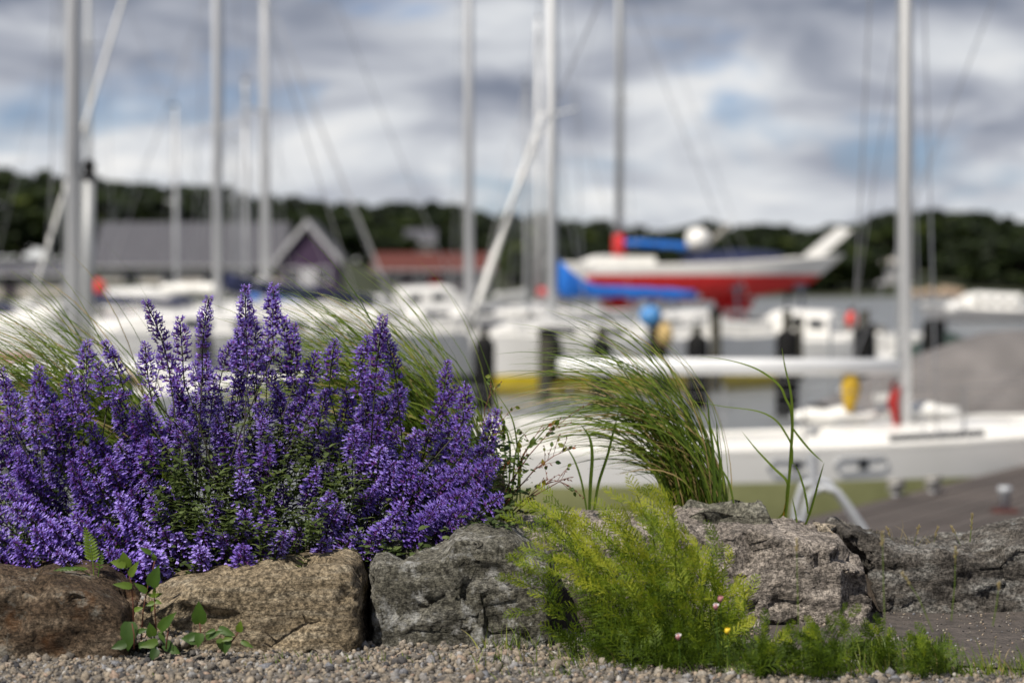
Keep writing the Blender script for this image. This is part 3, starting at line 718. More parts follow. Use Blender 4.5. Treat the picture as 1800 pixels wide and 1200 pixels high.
# --- boats on the left
b3, S3 = sailboat('white sailboat with a tall leaning mast and a pole stowed against it', 128, 31.0, 18, L=8.6, B=2.8, fs=.95, fb=1.12, dr=.45, band=.12, m0=.52, bot='navy', mh=13, md=.25, spar='alu',
                  spreaders=(.62,), spl=.8, boom=dict(length=3.6, z=1.75, col='cov_white', cov_h0=.3, cov_h1=.16), cabin=dict(x0=-1.4, x1=1.9, wfrac=.6, hgt=.38, wins=2), roll=2.6)
mb = MB(); mb.tube([(.14, -.16, 1.35), (.16, -.20, 3.70)], .085, 9); po = mb.build('spinnaker_pole', M['alud'], b3, smooth=True)
mb = MB(); mb.tube([(.16, -.20, 3.68), (.16, -.20, 3.76), (.16, -.20, 3.82), (.16, -.20, 3.92)], [.12, .06, .10, .03], 8); mb.build('pole_end', M['rubber'], po)
b4, S4 = sailboat('yacht with navy sail cover and a furled headsail in front of the boat shed', 382, 50, 218, L=10.5, B=3.2, fs=1.15, fb=1.35, dr=.5, band=.2, m0=.58, bot='navy', mh=14, md=.24, spar='alu',
                  spreaders=(.33, .66), spl=.9, furl=(.032, 'cov_white'), boom=dict(length=4.0, z=2.12, col='cov_navy', cov_h0=.34, cov_h1=.22, droop=.35, cov_w=.2), cabin=dict(x0=-1.8, x1=2.6, wfrac=.62, hgt=.45, wins=3))
b5, S5 = sailboat('dull-masted yacht moored behind the leaning mast', 157, 66, 160, L=8, mh=12.5, md=.15, spar='alud', spreaders=(.665,), bot='red', boom=dict(length=3.2, z=1.6, col='cov_navy', cov_h0=.3), cabin=dict(x0=-1.4, x1=1.6, wfrac=.6, hgt=.35, wins=2))
b6, S6 = sailboat('small sailboat with a short mast in front of the slate roof', 310, 80, 30, L=6.5, B=2.3, fs=.8, fb=1.0, mh=7.9, md=.15, spreaders=(.55,), spl=.6, bot='navy', boom=dict(length=2.6, z=1.5, col='cov_white', cov_h0=.25), cabin=dict(x0=-1.1, x1=1.4, wfrac=.6, hgt=.35, wins=2))
b7, S7 = sailboat('white yacht with high cabin beside the boathouse gable', 467, 60, -28, L=8.8, B=2.9, fs=1.0, fb=1.2, mh=13.5, md=.22, spreaders=(.43,), spl=.7, furl=(.020, 'grey_paint'), rig_top=.66, bot='red', boom=dict(length=3.2, z=2.0, col='cov_white', cov_h0=.3), cabin=dict(x0=-1.6, x1=2.0, wfrac=.66, hgt=.65, wins=3))
b8, S8 = sailboat('sailboat with slim mid-height mast moored behind the navy-covered yacht', 432, 86, 150, L=7, B=2.4, mh=9.2, md=.15, spreaders=(.5,), spl=.6, bot='navy', boom=dict(length=2.8, z=1.5, col='cov_blue', cov_h0=.25), cabin=dict(x0=-1.1, x1=1.4, wfrac=.6, hgt=.35, wins=2))
b9, S9 = sailboat('little sailboat with the shortest mast behind the moored yachts', 410, 102, 200, L=6, B=2.2, mh=8.0, md=.14, spar='alud', spreaders=(.5,), spl=.6, bot='navy', boom=dict(length=2.4, z=1.5, col='cov_navy', cov_h0=.25), cabin=dict(x0=-1, x1=1.2, wfrac=.6, hgt=.3, wins=2))
b10, S10 = sailboat('white sailboat with a broad navy band along its topsides', 825, 58, 12, L=9.4, B=3, fs=1.40, fb=1.5, dr=.5, band=.2, m0=.55, stripe=('navy', .12, .42), bot='navy', mh=14.5, md=.26, spreaders=(.52,), spl=.8, boom=None, cabin=dict(x0=-2.6, x1=1.8, wfrac=.6, hgt=.28, wins=3), back=False)
b11, S11 = sailboat('white sailboat with yellow bottom paint and bright blue sail cover', 968, 49, 217, L=7.6, B=2.6, fs=1.10, fb=1.22, dr=.4, band=.42, m0=.73, bot='yellow', mh=12, md=.25, spar='white_spar', spreaders=(.415,), spl=.7, furl=(.062, 'cov_white'), rig_top=.44,
                    boom=dict(length=3.9, z=2.04, col='cov_blue', cov_h0=.72, cov_h1=.17, droop=.1, cov_w=.15), cabin=dict(x0=-1.6, x1=1.5, wfrac=.6, hgt=.35, wins=2), rake=.3)
b12, S12 = sailboat('distant pale sailboat seen beside the furled headsail of the yellow-bottomed boat', 925, 84, 70, L=8, mh=9.0, md=.17, spreaders=(.6,), bot='red', boom=dict(length=3, z=1.6, col='cov_white', cov_h0=.25), cabin=dict(x0=-1.3, x1=1.6, wfrac=.6, hgt=.35, wins=2))
b13, S13 = sailboat('distant cream-masted sailboat seen through the blue-covered boat rigging', 946, 92, 110, L=8, mh=12.0, md=.20, spar='white_spar', spreaders=(.6,), bot='navy', boom=dict(length=3, z=1.6, col='cov_red', cov_h0=.25), cabin=dict(x0=-1.3, x1=1.6, wfrac=.6, hgt=.35, wins=2))

# --- boats on the boatyard quay
def cradle(root, zq, xs, B, hz):
    mb = MB()
    for x in xs:
        for sd in (1, -1):
            mb.tube([(x, sd * (B * .55), zq), (x, sd * B * .36, hz)], .05, 6); mb.box((x, sd * B * .35, hz), (.35, .10, .18)); mb.box((x, sd * B * .55, zq + .02), (.25, .25, .04))
        mb.box((x, 0, zq + .06), (.12, B * 1.1, .10))
    mb.box(((xs[0] + xs[-1]) / 2, 0, zq + .13), (xs[-1] - xs[0] + .6, .16, .10))
    return mb
def keel(root, mat, x0, x1, ztop, zbot, wd=.11):
    mb = MB(); secs = []
    for (z, a, b_) in ((ztop, x0, x1), ((ztop + zbot) / 2, x0 * .8, x1 * .8), (zbot + .12, x0 * .62, x1 * .62), (zbot, x0 * .70, x1 * .70)):
        c_, h_ = (a + b_) / 2, (b_ - a) / 2; w_ = wd * (1.6 if z < (ztop + zbot) / 2 - .01 else 1)
        secs.append([(c_ + h_ * math.cos(k * math.pi / 6), w_ * math.sin(k * math.pi / 6), z) for k in range(12)])
    mb.loft(secs, closed=True, caps=True); mb.build('keel', M[mat], root, smooth=True)
zw = pz(497, 71)      # waterline of the red boat lifted on its cradle
b14, S14 = sailboat('white racing boat with red bottom and keel propped on a cradle on the quay', 1285, 71, 6, L=6.6, B=2.2, fs=.52, fb=.80, dr=.55, band=.24, m0=.49, bot='red', mast=False, zbase=zw, name='propped_sailboat', rails=False, rake=.95, cabin=None)
keel(b14, 'red', -.55, .75, -.45, QZ - zw + .16)
mb = MB(); secs = []
for i in range(9):
    t = i / 8; xx = -1.5 + 3.0 * t; zs, bb = sheer(S14, xx); ring = []
    for k in range(7):
        q = -1 + k / 3; ring.append((xx, q * bb * .75, zs - .02 + .42 * (1 - q * q) * math.sin(math.pi * clamp(.12 + .8 * t, 0, 1)) ** .5))
    secs.append(ring)
mb.loft(secs); mb.build('cockpit_cover', M['cov_navy'], b14, smooth=True)
mb = MB(); mb.loft([[(x_, y_ * (1 - .3 * k), z_) for (x_, y_, z_) in [(2.2 + .5 * k, -.16, .80 + .42 * k), (2.2 + .5 * k, .16, .80 + .42 * k), (2.62 + .5 * k, .16, .70 + .42 * k), (2.62 + .5 * k, -.16, .70 + .42 * k)]] for k in range(3)], closed=True, caps=True)
mb.build('bow_spar', M['gel'], b14)
mb = cradle(b14, QZ, (-1.8, 0, 1.9), 2.2, zw - .12)
cr_ = mb.build('boat_cradle', M['cradle']); cr_.location = (b14.location.x, 71, 0); cr_.rotation_euler.z = R(6); tag(cr_, 'grey steel cradle under the red-bottomed racing boat', 'cradle')
zw2 = pz(505, 76)
b15, S15 = sailboat('white sailboat with red mast collar standing on the quay behind the racing boat', 1088, 76, 196, L=6.4, B=2.3, fs=.60, fb=.78, dr=.4, band=.02, m0=.62, bot='red', mh=12, md=.28, spar='alud', spreaders=(.45,), spl=.6, zbase=zw2, name='propped_sailboat',
                    boom=dict(length=2.4, z=1.38, col='cov_blue', cov_h0=.10, cov_h1=.13, cov_w=.25, droop=.12), cabin=dict(x0=-.9, x1=1.2, wfrac=.6, hgt=.35, wins=2), rails=False)
keel(b15, 'red', -.7, .7, -.3, QZ - zw2 + .16)
mb = MB(); mb.tube([(0, 0, .95), (0, 0, 1.65)], [.22, .18], 10); mb.build('mast_collar', M['cov_red'], b15, smooth=True)
mb = cradle(b15, QZ, (-1.5, 1.4), 2.3, zw2 - .08); cr_ = mb.build('boat_cradle', M['cradle']); cr_.location = (b15.location.x, 76, 0); cr_.rotation_euler.z = R(196); tag(cr_, 'grey steel cradle under the sailboat with the red mast collar', 'cradle')
# radar dome on a pole beside the racing boat
rx = at(1227, 420, 73)
root = empty('radar_mast', (rx.x, 73, QZ)); tag(root, 'white radar dome on a tall pole behind the racing boat', 'radar')
mb = MB(); mb.tube([(0, 0, 0), (0, 0, rx.z - QZ - .2)], .06, 8); mb.build('pole', M['alud'], root)
mb = MB(); hh = rx.z - QZ; mb.tube([(0, 0, hh - .3), (0, 0, hh - .26), (0, 0, hh), (0, 0, hh + .2), (0, 0, hh + .3), (0, 0, hh + .33)], [.2, .34, .37, .34, .2, .02], 16); mb.build('dome', M['gel'], root, smooth=True)
mb = MB(); mb.tube([(.2, 0, hh - .25), (.95, 0, hh + .42)], .09, 7); mb.build('antenna_arm', M['rope'], root)

# --- motorboats
def motorboat(label, px, Y, head, L=6, B=2.2, fs=.7, fb=.95, top='gel', bot='navy', stripe=None, cab=.7, wins=2, cover=None, wheel=True, wmat='glass'):
    x = pxm(px, Y); root = empty('motorboat', (x, Y, WZ), R(head)); tag(root, label, 'motorboat')
    S = add_hull(root, L, B, fs, fb, .35, .10, .5, top, bot, stripe, rake=.6)
    if cab: add_cabin(root, S, -L * .12, L * .27, .72, cab, wins=wins, wmat=wmat)
    if cover:
        mb = MB(); secs = []
        for i in range(9):
            t = i / 8; xx = S[0][-1][0] + .15 + L * .5 * t; zs, bb = sheer(S, xx)
            secs.append([(xx, q * (bb + .03), zs + .02 - .12 * (abs(q) > .9) + .75 * (1 - q * q) * (math.sin(math.pi * clamp(.08 + .8 * t, 0, 1)) ** .6)) for q in (-1, -.85, -.5, 0, .5, .85, 1)])
        mb.loft(secs); mb.build('cockpit_canopy', M[cover], root, smooth=True)
    xs = S[0][-1][0]; ob = MB(); ob.box((xs - .22, 0, fs + .18), (.34, .30, .46)); ob.tube([(xs - .22, 0, fs), (xs - .20, 0, -.35)], [.10, .06], 7)
    ob.box((xs - .05, 0, fs - .05), (.16, .2, .2)); ob.build('outboard_motor', M['rubber'], root)
    rb = MB(); zb = S[-1][-1][2]; xb = S[-1][-1][0]; zs, b_ = sheer(S, L * .22)
    rb.tube([(L * .22, b_ * .9, zs + .4), (xb - .2, 0, zb + .42), (L * .22, -b_ * .9, zs + .4)], .014, 6)
    for sd in (1, -1): rb.tube([(L * .22, sd * b_ * .9, zs), (L * .22, sd * b_ * .9, zs + .4)], .014, 6)
    rb.tube([(xb - .25, 0, zb - .02), (xb - .2, 0, zb + .42)], .014, 6); rb.build('bow_rail', M['steel'], root)
    return root
motorboat('small open white motorboat moored beyond the piles under the racing boat', 1300, 60, 195, L=5.2, B=2.0, fs=.75, fb=.95, cab=.45)
motorboat('white day cruiser with low windscreen beside the blue float', 1180, 63, 20, L=5.6, B=2.2, fs=.85, fb=1.05, cab=.55)
motorboat('white cuddy boat moored between the red buoy and the quay', 1430, 64, 160, L=5.0, B=2.0, fs=.8, fb=1.0, cab=.6)
motorboat('dark green canopied launch tied to the black post', 1616, 47, 100, L=4.6, B=1.9, fs=.6, fb=.8, top='gel', cab=0, cover='cov_green')
motorboat('grey cabin cruiser with dark windows out on the bay', 1760, 118, 170, L=8, B=2.7, fs=.55, fb=.85, top='grey_paint', cab=.75, wins=4)
motorboat('white motorboat with a blue canopy under the storehouse', 60, 74, 30, L=6, B=2.3, fs=.9, fb=1.1, cab=.6, cover='cov_navy', stripe=('navy', .1, .3))
motorboat('white cabin boat with a pink awning band near the leaning mast', 215, 92, 10, L=7, B=2.5, fs=.95, fb=1.2, cab=.8, stripe=('cov_red', .1, .3))
motorboat('white open boat with tan seats between the navy-banded sailboat and the boathouse', 640, 82, 170, L=6, B=2.2, fs=.9, fb=1.15, cab=.7, stripe=('tan', .1, .25))
motorboat('white launch lying in front of the clubhouse with the rust-red roof', 735, 100, 15, L=7, B=2.5, fs=.95, fb=1.2, cab=.8)

# --- mooring piles, buoys and floats
def pile(px, top, Y, slv=None, label='', r=.085, lean=0):
    x = pxm(px, Y); zt = pz(top, Y); root = empty('mooring_pile', (x, Y, WZ)); tag(root, label, 'pile', None)
    h = zt - WZ; mb = MB(); mb.tube([(0, 0, -1.2), (lean, 0, h)], [r * 1.05, r], 10); mb.build('post', M['pile'], root, smooth=True)
    if slv is not None:
        hz = pz(slv, Y) - WZ; q = MB(); q.tube([(0, 0, -.9), (0, 0, hz - .10), (0, 0, hz), (0, 0, hz + .06)], [.20, .20, .175, .08], 12); q.build('sleeve', M['rubber'], root, smooth=True)
    else:
        q = MB(); q.tube([(lean, 0, h - .05), (lean, 0, h + .03), (lean, 0, h + .09)], [r * 1.2, r * 1.2, .02], 10); q.build('cap', M['rubber'], root)
    return root
pile(851, 580, 43, 598, 'black-sleeved mooring pile at the bow of the yellow-bottomed boat')
pile(958, 582, 45.5, None, 'bare slim mooring pile against the yellow-bottomed hull', .13)
pile(1057, 572, 43.5, 600, 'black-sleeved mooring pile just clear of the yellow-bottomed stern')
pile(1157, 546, 47, 575, 'tall mooring pile carrying the tan tub')
pile(1226, 572, 43, 594, 'stout black-sleeved mooring pile behind the middle of the white boom')
pile(1258, 548, 50, None, 'slim bare mooring pile beside the stout black-sleeved one', .12)
pile(1384, 545, 41.5, 586, 'black-sleeved mooring pile rising behind the white boom towards its mast end')
pile(1405, 560, 55, None, 'grey mooring pile beyond the white cuddy boat', .10)
pile(1520, 545, 43, 580, 'black-sleeved mooring pile next to the red buoy')
pile(1641, 560, 44, 566, 'black-sleeved mooring pile beside the dark green launch')
pile(745, 560, 60, 590, 'black-sleeved mooring pile below the navy-banded hull')
def ball(name, label, cat, px, py, Y, r, mat, sq=1.0, eye=True):
    p = at(px, py, Y); root = empty(name, (p.x, Y, p.z)); tag(root, label, cat)
    mb = MB(); n = 11; mb.tube([(0, 0, -r * sq * math.cos(math.pi * k / (n - 1))) for k in range(n)], [max(.004, r * math.sin(math.pi * k / (n - 1))) for k in range(n)], 16, cap=False); mb.build('float', M[mat], root, smooth=True)
    q = MB(); q.tube([(0, 0, r * sq - .01), (0, 0, r * sq + .08)], [.04, .03], 7); q.build('eye', M['rubber'], root); return root
ball('float_ball', 'sky-blue round float hanging at the stern of the yellow-bottomed boat', 'float', 1143, 556, 46.9, .22, 'buoy_blue')
ball('tub', 'tan plastic tub lashed to the tall mooring pile', 'tub', 1169, 588, 46.7, .16, 'tan', 1.5)
ball('marker_buoy', 'red marker buoy hung on the pile beside the white mast', 'buoy', 1497, 562, 42.8, .11, 'buoy_red', 1.4)
ball('life_buoy', 'coral red round fender on the cabin boat by the leaning mast', 'fender', 168, 510, 88, .42, 'buoy_red')
ball('mooring_ball', 'white mooring ball on the water before the grey cruiser', 'buoy', 1675, 541, 100, .28, 'gel')

# --- fenders hung on the hulls
def fender(boat, S, x, side, label, mat, sc_=1.0):
    zs, b = sheer(S, x); p = local_to_world(boat, (x, side * (b + .11 * sc_), zs - .42)); root = empty('hull_fender', p); tag(root, label, 'fender')
    r_ = .11 * sc_; mb = MB(); mb.tube([(0, 0, -.33 * sc_), (0, 0, -.29 * sc_), (0, 0, -.2 * sc_), (0, 0, .2 * sc_), (0, 0, .29 * sc_), (0, 0, .34 * sc_)], [.03, r_ * .7, r_, r_, r_ * .7, .03], 12); mb.build('float', M[mat], root, smooth=True)
    q = MB(); q.tube([(0, 0, .33 * sc_), (0, -side * .02, .46)], .012, 5); q.build('lanyard', M['rope'], root)
for (bt, S_, xs_, sd_, lab, mt) in ((b11, S11, -1.6, 1, 'navy fender near the stern of the yellow-bottomed boat', 'cov_navy'), (b11, S11, .6, 1, 'black fender by the mast of the yellow-bottomed boat', 'rubber'),
        (b10, S10, -3.2, -1, 'black fender near the stern of the navy-banded sailboat', 'rubber'), (b10, S10, -1.2, -1, 'navy fender amidships on the navy-banded sailboat', 'cov_navy'), (b10, S10, 1.2, -1, 'black fender forward on the navy-banded sailboat', 'rubber'),
        (b4, S4, .35, 1, 'navy fender amidships on the navy-covered yacht', 'cov_navy'), (b4, S4, 1.15, 1, 'black fender forward on the navy-covered yacht', 'rubber'), (b7, S7, -1.0, -1, 'black fender on the high-cabined yacht', 'rubber')):
    fender(bt, S_, xs_, sd_, lab, mt, 1.5)
# --- jetty added as a dark band to deepen contrast behind the moored boats
jt = empty('jetty', (pxm(-80, 70), 70, WZ + .62)); tag(jt, 'dark timber jetty on posts behind the moored yachts', 'jetty')
jl = pxm(905, 70) - pxm(-80, 70); mb = MB()
for k in range(6): mb.box((jl / 2, .16 + .33 * k, 0), (jl, .30, .07))
mb.build('walkway', M['dock'], jt)
mb = MB(); mb.box((jl / 2, -.03, -.16), (jl, .06, .24)); mb.build('fascia', M['pile'], jt)
for k in range(9):
    q = MB(); q.tube([(.4 + k * (jl - .8) / 8, -.2, -1.8), (.4 + k * (jl - .8) / 8, -.2, .75)], .13, 9); q.build('post', M['rubber'], jt, smooth=True)
# ------------------------------------------------------------------ wooden dock
DZ = WZ + .52
dA = Vector((pxm(1480, 19.7), 19.7, 0)); dB = Vector((pxm(1800, 24.2), 24.2, 0)); dd_ = (dB - dA).normalized(); nn_ = Vector((dd_.y, -dd_.x, 0))
ang = math.atan2(dd_.y, dd_.x); org = dA - dd_ * 6.5
dock = empty('dock', (org.x, org.y, DZ), ang); tag(dock, 'grey weathered plank dock leading out past the olive-bottomed sailboat', 'dock')
pl = MB(); Ld = 17.0; pl.box((Ld / 2, 0, 0), (Ld, .138, .04)); pme = None
for k in range(26):
    o = pl.build('plank', M['dock'], dock) if pme is None else link('plank', pme, dock)
    pme = o.data; o.location = (rng.uniform(-.04, .04), -.07 - k * .15, rng.uniform(-.004, .004))
bm_ = MB()
for k in range(6): bm_.box((.4 + k * 3.2, -1.95, -.13), (.15, 3.9, .2))
bm_.build('bearer', M['dock'], dock)
for k in range(5):
    for yy in (-.25, -3.6):
        q = MB(); q.tube([(.6 + k * 3.9, yy, -1.8), (.6 + k * 3.9, yy, -.24)], .12, 9); q.build('support_post', M['pile'], dock, smooth=True)
def on_dock(px, py):
    d = at(px, py, 1) - Vector((0, 0, CAMZ)); t = (DZ + .02 - CAMZ) / d.z; return Vector((0, 0, CAMZ)) + d * t
def cleat(px, py, label, s=1.0):
    p = on_dock(px, py); root = empty('mooring_cleat', p, ang + .3); tag(root, label, 'cleat')
    mb = MB(); mb.box((0, 0, .015), (.26 * s, .11 * s, .03)); mb.tube([(-.05 * s, 0, .02), (-.05 * s, 0, .12 * s)], .03 * s, 8); mb.tube([(.05 * s, 0, .02), (.05 * s, 0, .12 * s)], .03 * s, 8)
    mb.tube([(-.2 * s, 0, .15 * s), (-.1 * s, 0, .12 * s), (.1 * s, 0, .12 * s), (.2 * s, 0, .15 * s)], [.02, .03, .03, .02], 8); mb.build('horn', M['grey_paint'], root, smooth=True)
    q = MB(); pts = []
    for k in range(40):
        a = k * .6; pts.append((.13 * s * math.cos(a) * (1 + .1 * math.sin(k)), .09 * s * math.sin(a), .05 + .0025 * k))
    q.tube(pts, .014, 5); q.build('rope_turns', M['rope'], root, smooth=True)
cleat(1575, 872, 'galvanised mooring cleat with rope turns near the dock edge by the hoop rail', .75)
cleat(1640, 866, 'galvanised mooring cleat with rope turns on the dock further from the hoop rail', .75)
p = on_dock(1766, 900); root = empty('dock_bollard', p); tag(root, 'small pale bollard with a rust-brown foot on the dock boards', 'bollard')
mb = MB(); mb.tube([(0, 0, 0), (0, 0, .16), (0, 0, .18), (0, 0, .21)], [.045, .045, .065, .05], 10); mb.build('post', M['galv'], root, smooth=True)
mb = MB(); mb.box((0, 0, .012), (.20, .12, .024)); mb.build('base_plate', M['tile_red'], root)
# hoop-shaped ladder rail at the dock's near corner
Yl = 17.2
P = [at(1405, 985, Yl), at(1412, 905, Yl), at(1424, 868, Yl), at(1446, 856, Yl), at(1470, 862, Yl), at(1492, 890, Yl), at(1522, 935, Yl), at(1545, 975, Yl)]
root = empty('ladder_rail', (P[0].x, Yl, P[0].z)); tag(root, 'pale hoop-shaped ladder rail standing at the dock edge', 'rail')
inv = Matrix.Translation(-root.location)
mb = MB(); mb.tube([inv @ Vector(q) for q in P], .026, 9); mb.build('hoop', M['galv'], root, smooth=True)
mb = MB(); mb.tube([inv @ (q + Vector((0, .45, .02))) for q in P], .026, 9); mb.build('hoop', M['galv'], root, smooth=True)
for k in (0, 1):
    a, c_ = (P[0], P[1])
    mb = MB(); q0 = a + (c_ - a) * (.2 + .5 * k); mb.tube([inv @ q0, inv @ (q0 + Vector((0, .45, .02)))], .022, 7); mb.build('rung', M['galv'], root)
mb = MB(); q0 = at(1432, 862, Yl); mb.tube([inv @ q0, inv @ at(1428, 800, Yl)], [.03, .04], 8); mb.build('grip', M['galv'], root)

# ------------------------------------------------------------------ kerb stones
def stone(name, label, top, bot_py, Yf, thick, mat, r=.05, seg=.010, amp=(.030, .012, .006, .0025), yaw=0.0, seed=0, zb=None, strat=30, left_lean=0, right_lean=0, chips=1.0, chipr=1.0):
    """top = [(px, py) ...] silhouette of the upper edge, left to right"""
    pts = [(at(px, py, Yf + thick * .35).x, at(px, py, Yf + thick * .35).z) for px, py in top]
    x0, x1 = pts[0][0], pts[-1][0]; zb = (-.05 if zb is None else zb)
    zm = max(p[1] for p in pts); hx, hy, hz = (x1 - x0) / 2, thick / 2, (zm - zb) / 2
    nx, ny, nz = max(4, int(2 * hx / seg)), max(4, int(2 * hy / seg / 1.3)), max(4, int(2 * hz / seg))
    idx = {}; V = []; F = []
    def vid(i, j, k):
        key = (i, j, k)
        if key not in idx: idx[key] = len(V); V.append(key)
        return idx[key]
    for i in range(nx):
        for k in range(nz):
            F.append((vid(i, 0, k), vid(i + 1, 0, k), vid(i + 1, 0, k + 1), vid(i, 0, k + 1)))
            F.append((vid(i, ny, k), vid(i, ny, k + 1), vid(i + 1, ny, k + 1), vid(i + 1, ny, k)))
    for i in range(nx):
        for j in range(ny):
            F.append((vid(i, j, nz), vid(i + 1, j, nz), vid(i + 1, j + 1, nz), vid(i, j + 1, nz)))
    for j in range(ny):
        for k in range(nz):
            F.append((vid(0, j, k), vid(0, j, k + 1), vid(0, j + 1, k + 1), vid(0, j + 1, k)))
            F.append((vid(nx, j, k), vid(nx, j + 1, k), vid(nx, j + 1, k + 1), vid(nx, j, k + 1)))
    A = np.array(V, float); h = np.array([hx, hy, hz]); P = (A / np.array([nx, ny, nz]) * 2 - 1) * h
    inner = np.maximum(h - r, 0.002); C = np.clip(P, -inner, inner); D = P - C; n = np.linalg.norm(D, axis=1); n[n < 1e-9] = 1
    N_ = D / n[:, None]; flat = np.linalg.norm(D, axis=1) < 1e-9
    P2 = C + N_ * np.minimum(r, h.min())
    W = P2.copy(); W[:, 0] += (x0 + x1) / 2; W[:, 1] += Yf + hy; tz = (P2[:, 2] + hz) / (2 * hz)
    ex = np.array([p[0] for p in pts]); ez = np.array([p[1] for p in pts])
    W[:, 0] += (left_lean * (1 - (P2[:, 0] + hx) / (2 * hx)) + right_lean * (P2[:, 0] + hx) / (2 * hx)) * (1 - tz)
    dpth = (P2[:, 1] + hy) / (2 * hy)
    ztop = np.interp(W[:, 0], ex, ez); W[:, 2] = zb + (ztop - zb) * tz + tz * 0.015 * (dpth - .35)
    Q = W + seed * 13.7
    a0, a1, a2, a3 = amp
    s_ = Q * np.array([1, 1, 1])
    disp = a0 * .8 * fbm(s_ * 4.2, 3) + a1 * 1.1 * (0.35 - np.abs(fbm(s_ * np.array([8, 8, 15]) + 5, 3))) + a2 * fbm(Q * np.array([9, 9, strat]), 4) + a3 * fbm(s_ * 75, 3)
    disp += a1 * .9 * np.round(fbm(s_ * np.array([7, 7, 9]), 2) * 4) / 4
    W += N_ * disp[:, None]
    rr = np.random.default_rng(100 + seed); nrm = N_.copy(); nrm[flat] = [0, -1, 0]
    for _ in range(int(chips * (hx * 2) * 60) + 6):
        i = rr.integers(len(W)); nv = nrm[i] + rr.normal(size=3) * .42; nv /= np.linalg.norm(nv); rad_ = rr.uniform(.025, .11) * chipr; dep = rr.uniform(.002, .016) * chipr
        dv = W - W[i]; near = np.linalg.norm(dv * np.array([1, 1, 1.5]), axis=1) < rad_; exc = dv @ nv + dep; cut = near & (exc > 0)
        W[cut] -= exc[cut][:, None] * nv
    W += N_ * (a3 * .8 * fbm(Q * 110, 2) + a3 * .6 * fbm(Q * np.array([30, 30, 160]), 2))[:, None]
    me = bpy.data.meshes.new(name); cx, cz = (x0 + x1) / 2, zb
    W -= np.array([cx, Yf + hy, cz])
    if yaw:
        c, s2 = math.cos(yaw), math.sin(yaw); W[:, :2] = np.stack([W[:, 0] * c - W[:, 1] * s2, W[:, 0] * s2 + W[:, 1] * c], 1)
    me.from_pydata(W.tolist(), [], F); me.materials.append(mat)
    me.polygons.foreach_set('use_smooth', [True] * len(F)); me.update()
    o = link(name, me); o.location = (cx, Yf + hy, cz); tag(o, label, 'stone', 'stones of the kerb'); return o
SM = {
 'a': stonemat('rusty_brown_stone', (0.085, 0.060, 0.040), (0.024, 0.017, 0.012), (0.18, 0.145, 0.108), (0.25, 0.24, 0.21), .56, 3, stain=(0.12, 0.052, 0.018)),
 'b': stonemat('tan_banded_stone', (0.23, 0.185, 0.125), (0.10, 0.078, 0.05), (0.36, 0.315, 0.24), (0.34, 0.325, 0.29), .62, 7),
 'c': stonemat('grey_lichen_stone', (0.115, 0.11, 0.09), (0.035, 0.034, 0.027), (0.22, 0.215, 0.195), (0.50, 0.505, 0.50), .525, 3),
 'd': stonemat('grey_granite_stone', (0.25, 0.22, 0.195), (0.085, 0.076, 0.068), (0.42, 0.375, 0.335), (0.46, 0.42, 0.385), .60, 4),
 'e': stonemat('dark_grey_stone', (0.105, 0.095, 0.085), (0.026, 0.024, 0.022), (0.25, 0.25, 0.24), (0.36, 0.37, 0.36), .60, 3),
 'f': stonemat('pale_cream_stone', (0.40, 0.345, 0.27), (0.26, 0.22, 0.17), (0.5, 0.45, 0.37), (0.46, 0.43, 0.38), .62, 2),
 'g': stonemat('greenish_slab', (0.17, 0.165, 0.135), (0.07, 0.068, 0.055), (0.28, 0.275, 0.235), (0.34, 0.335, 0.3), .60, 8)}
kA = stone('kerb_stone', 'rust-stained brown kerb stone at the end under the catmint', [(-260, 1000), (-60, 1004), (30, 1014), (90, 1009), (140, 1013), (190, 1034), (226, 1062), (238, 1098)], 1150, 6.46, .46, SM['a'], r=.03, seed=1)
kB = stone('kerb_stone', 'tan banded kerb stone with a rounded end and sloping top', [(250, 1058), (262, 1037), (300, 1022), (360, 1012), (430, 1000), (500, 990), (560, 984), (600, 981), (622, 985), (640, 1006)], 1135, 6.56, .46, SM['b'], r=.045, amp=(.022, .006, .008, .0025), seed=2, strat=45)
kC = stone('kerb_stone', 'grey lichen-spotted kerb stone with a knob on its top', [(656, 985), (664, 973), (720, 969), (770, 968), (790, 958), (800, 941), (840, 934), (885, 936), (905, 948), (940, 975), (965, 985)], 1125, 6.66, .42, SM['c'], r=.028, amp=(.022, .014, .006, .0035), seed=3, chips=1.3, chipr=1.0)
kD = stone('kerb_stone', 'broad grey granite kerb stone that carries the flat slab', [(905, 945), (930, 928), (1000, 926), (1100, 922), (1180, 916), (1260, 922), (1340, 928), (1420, 938), (1470, 948), (1494, 985), (1506, 1030)], 1090, 7.02, .56, SM['d'], r=.035, amp=(.034, .020, .009, .0035), seed=4, yaw=.06, chips=1.1, chipr=.95)
kE = stone('kerb_stone', 'dark grey kerb stone with a dipped pale top edge beside the path', [(1472, 926), (1500, 932), (1540, 944), (1600, 960), (1660, 964), (1720, 960), (1760, 948), (1800, 942), (1900, 940), (2050, 950)], 1060, 7.30, .5, SM['e'], r=.03, amp=(.034, .022, .007, .0035), seed=5, yaw=.05, left_lean=.13, chips=1.1, chipr=.95)
def ground_top(px, py, Y): return at(px, py, Y)
kS = stone('flat_slab', 'thin flat slab lying on top of the broad granite stone', [(1192, 893), (1210, 890), (1300, 887), (1335, 887), (1348, 895), (1352, 906)], 918, 7.30, .24, SM['g'], r=.014, seg=.007, amp=(.008, .006, .003, .002), seed=6, zb=pz(926, 7.36))
kP = stone('wedge_stone', 'small cream stone wedged between granite and dark kerb stones', [(1414, 925), (1424, 915), (1450, 919), (1470, 926), (1474, 938)], 945, 7.44, .10, SM['f'], r=.014, seg=.006, amp=(.008, .004, .002, .0015), seed=7, zb=pz(990, 7.46))
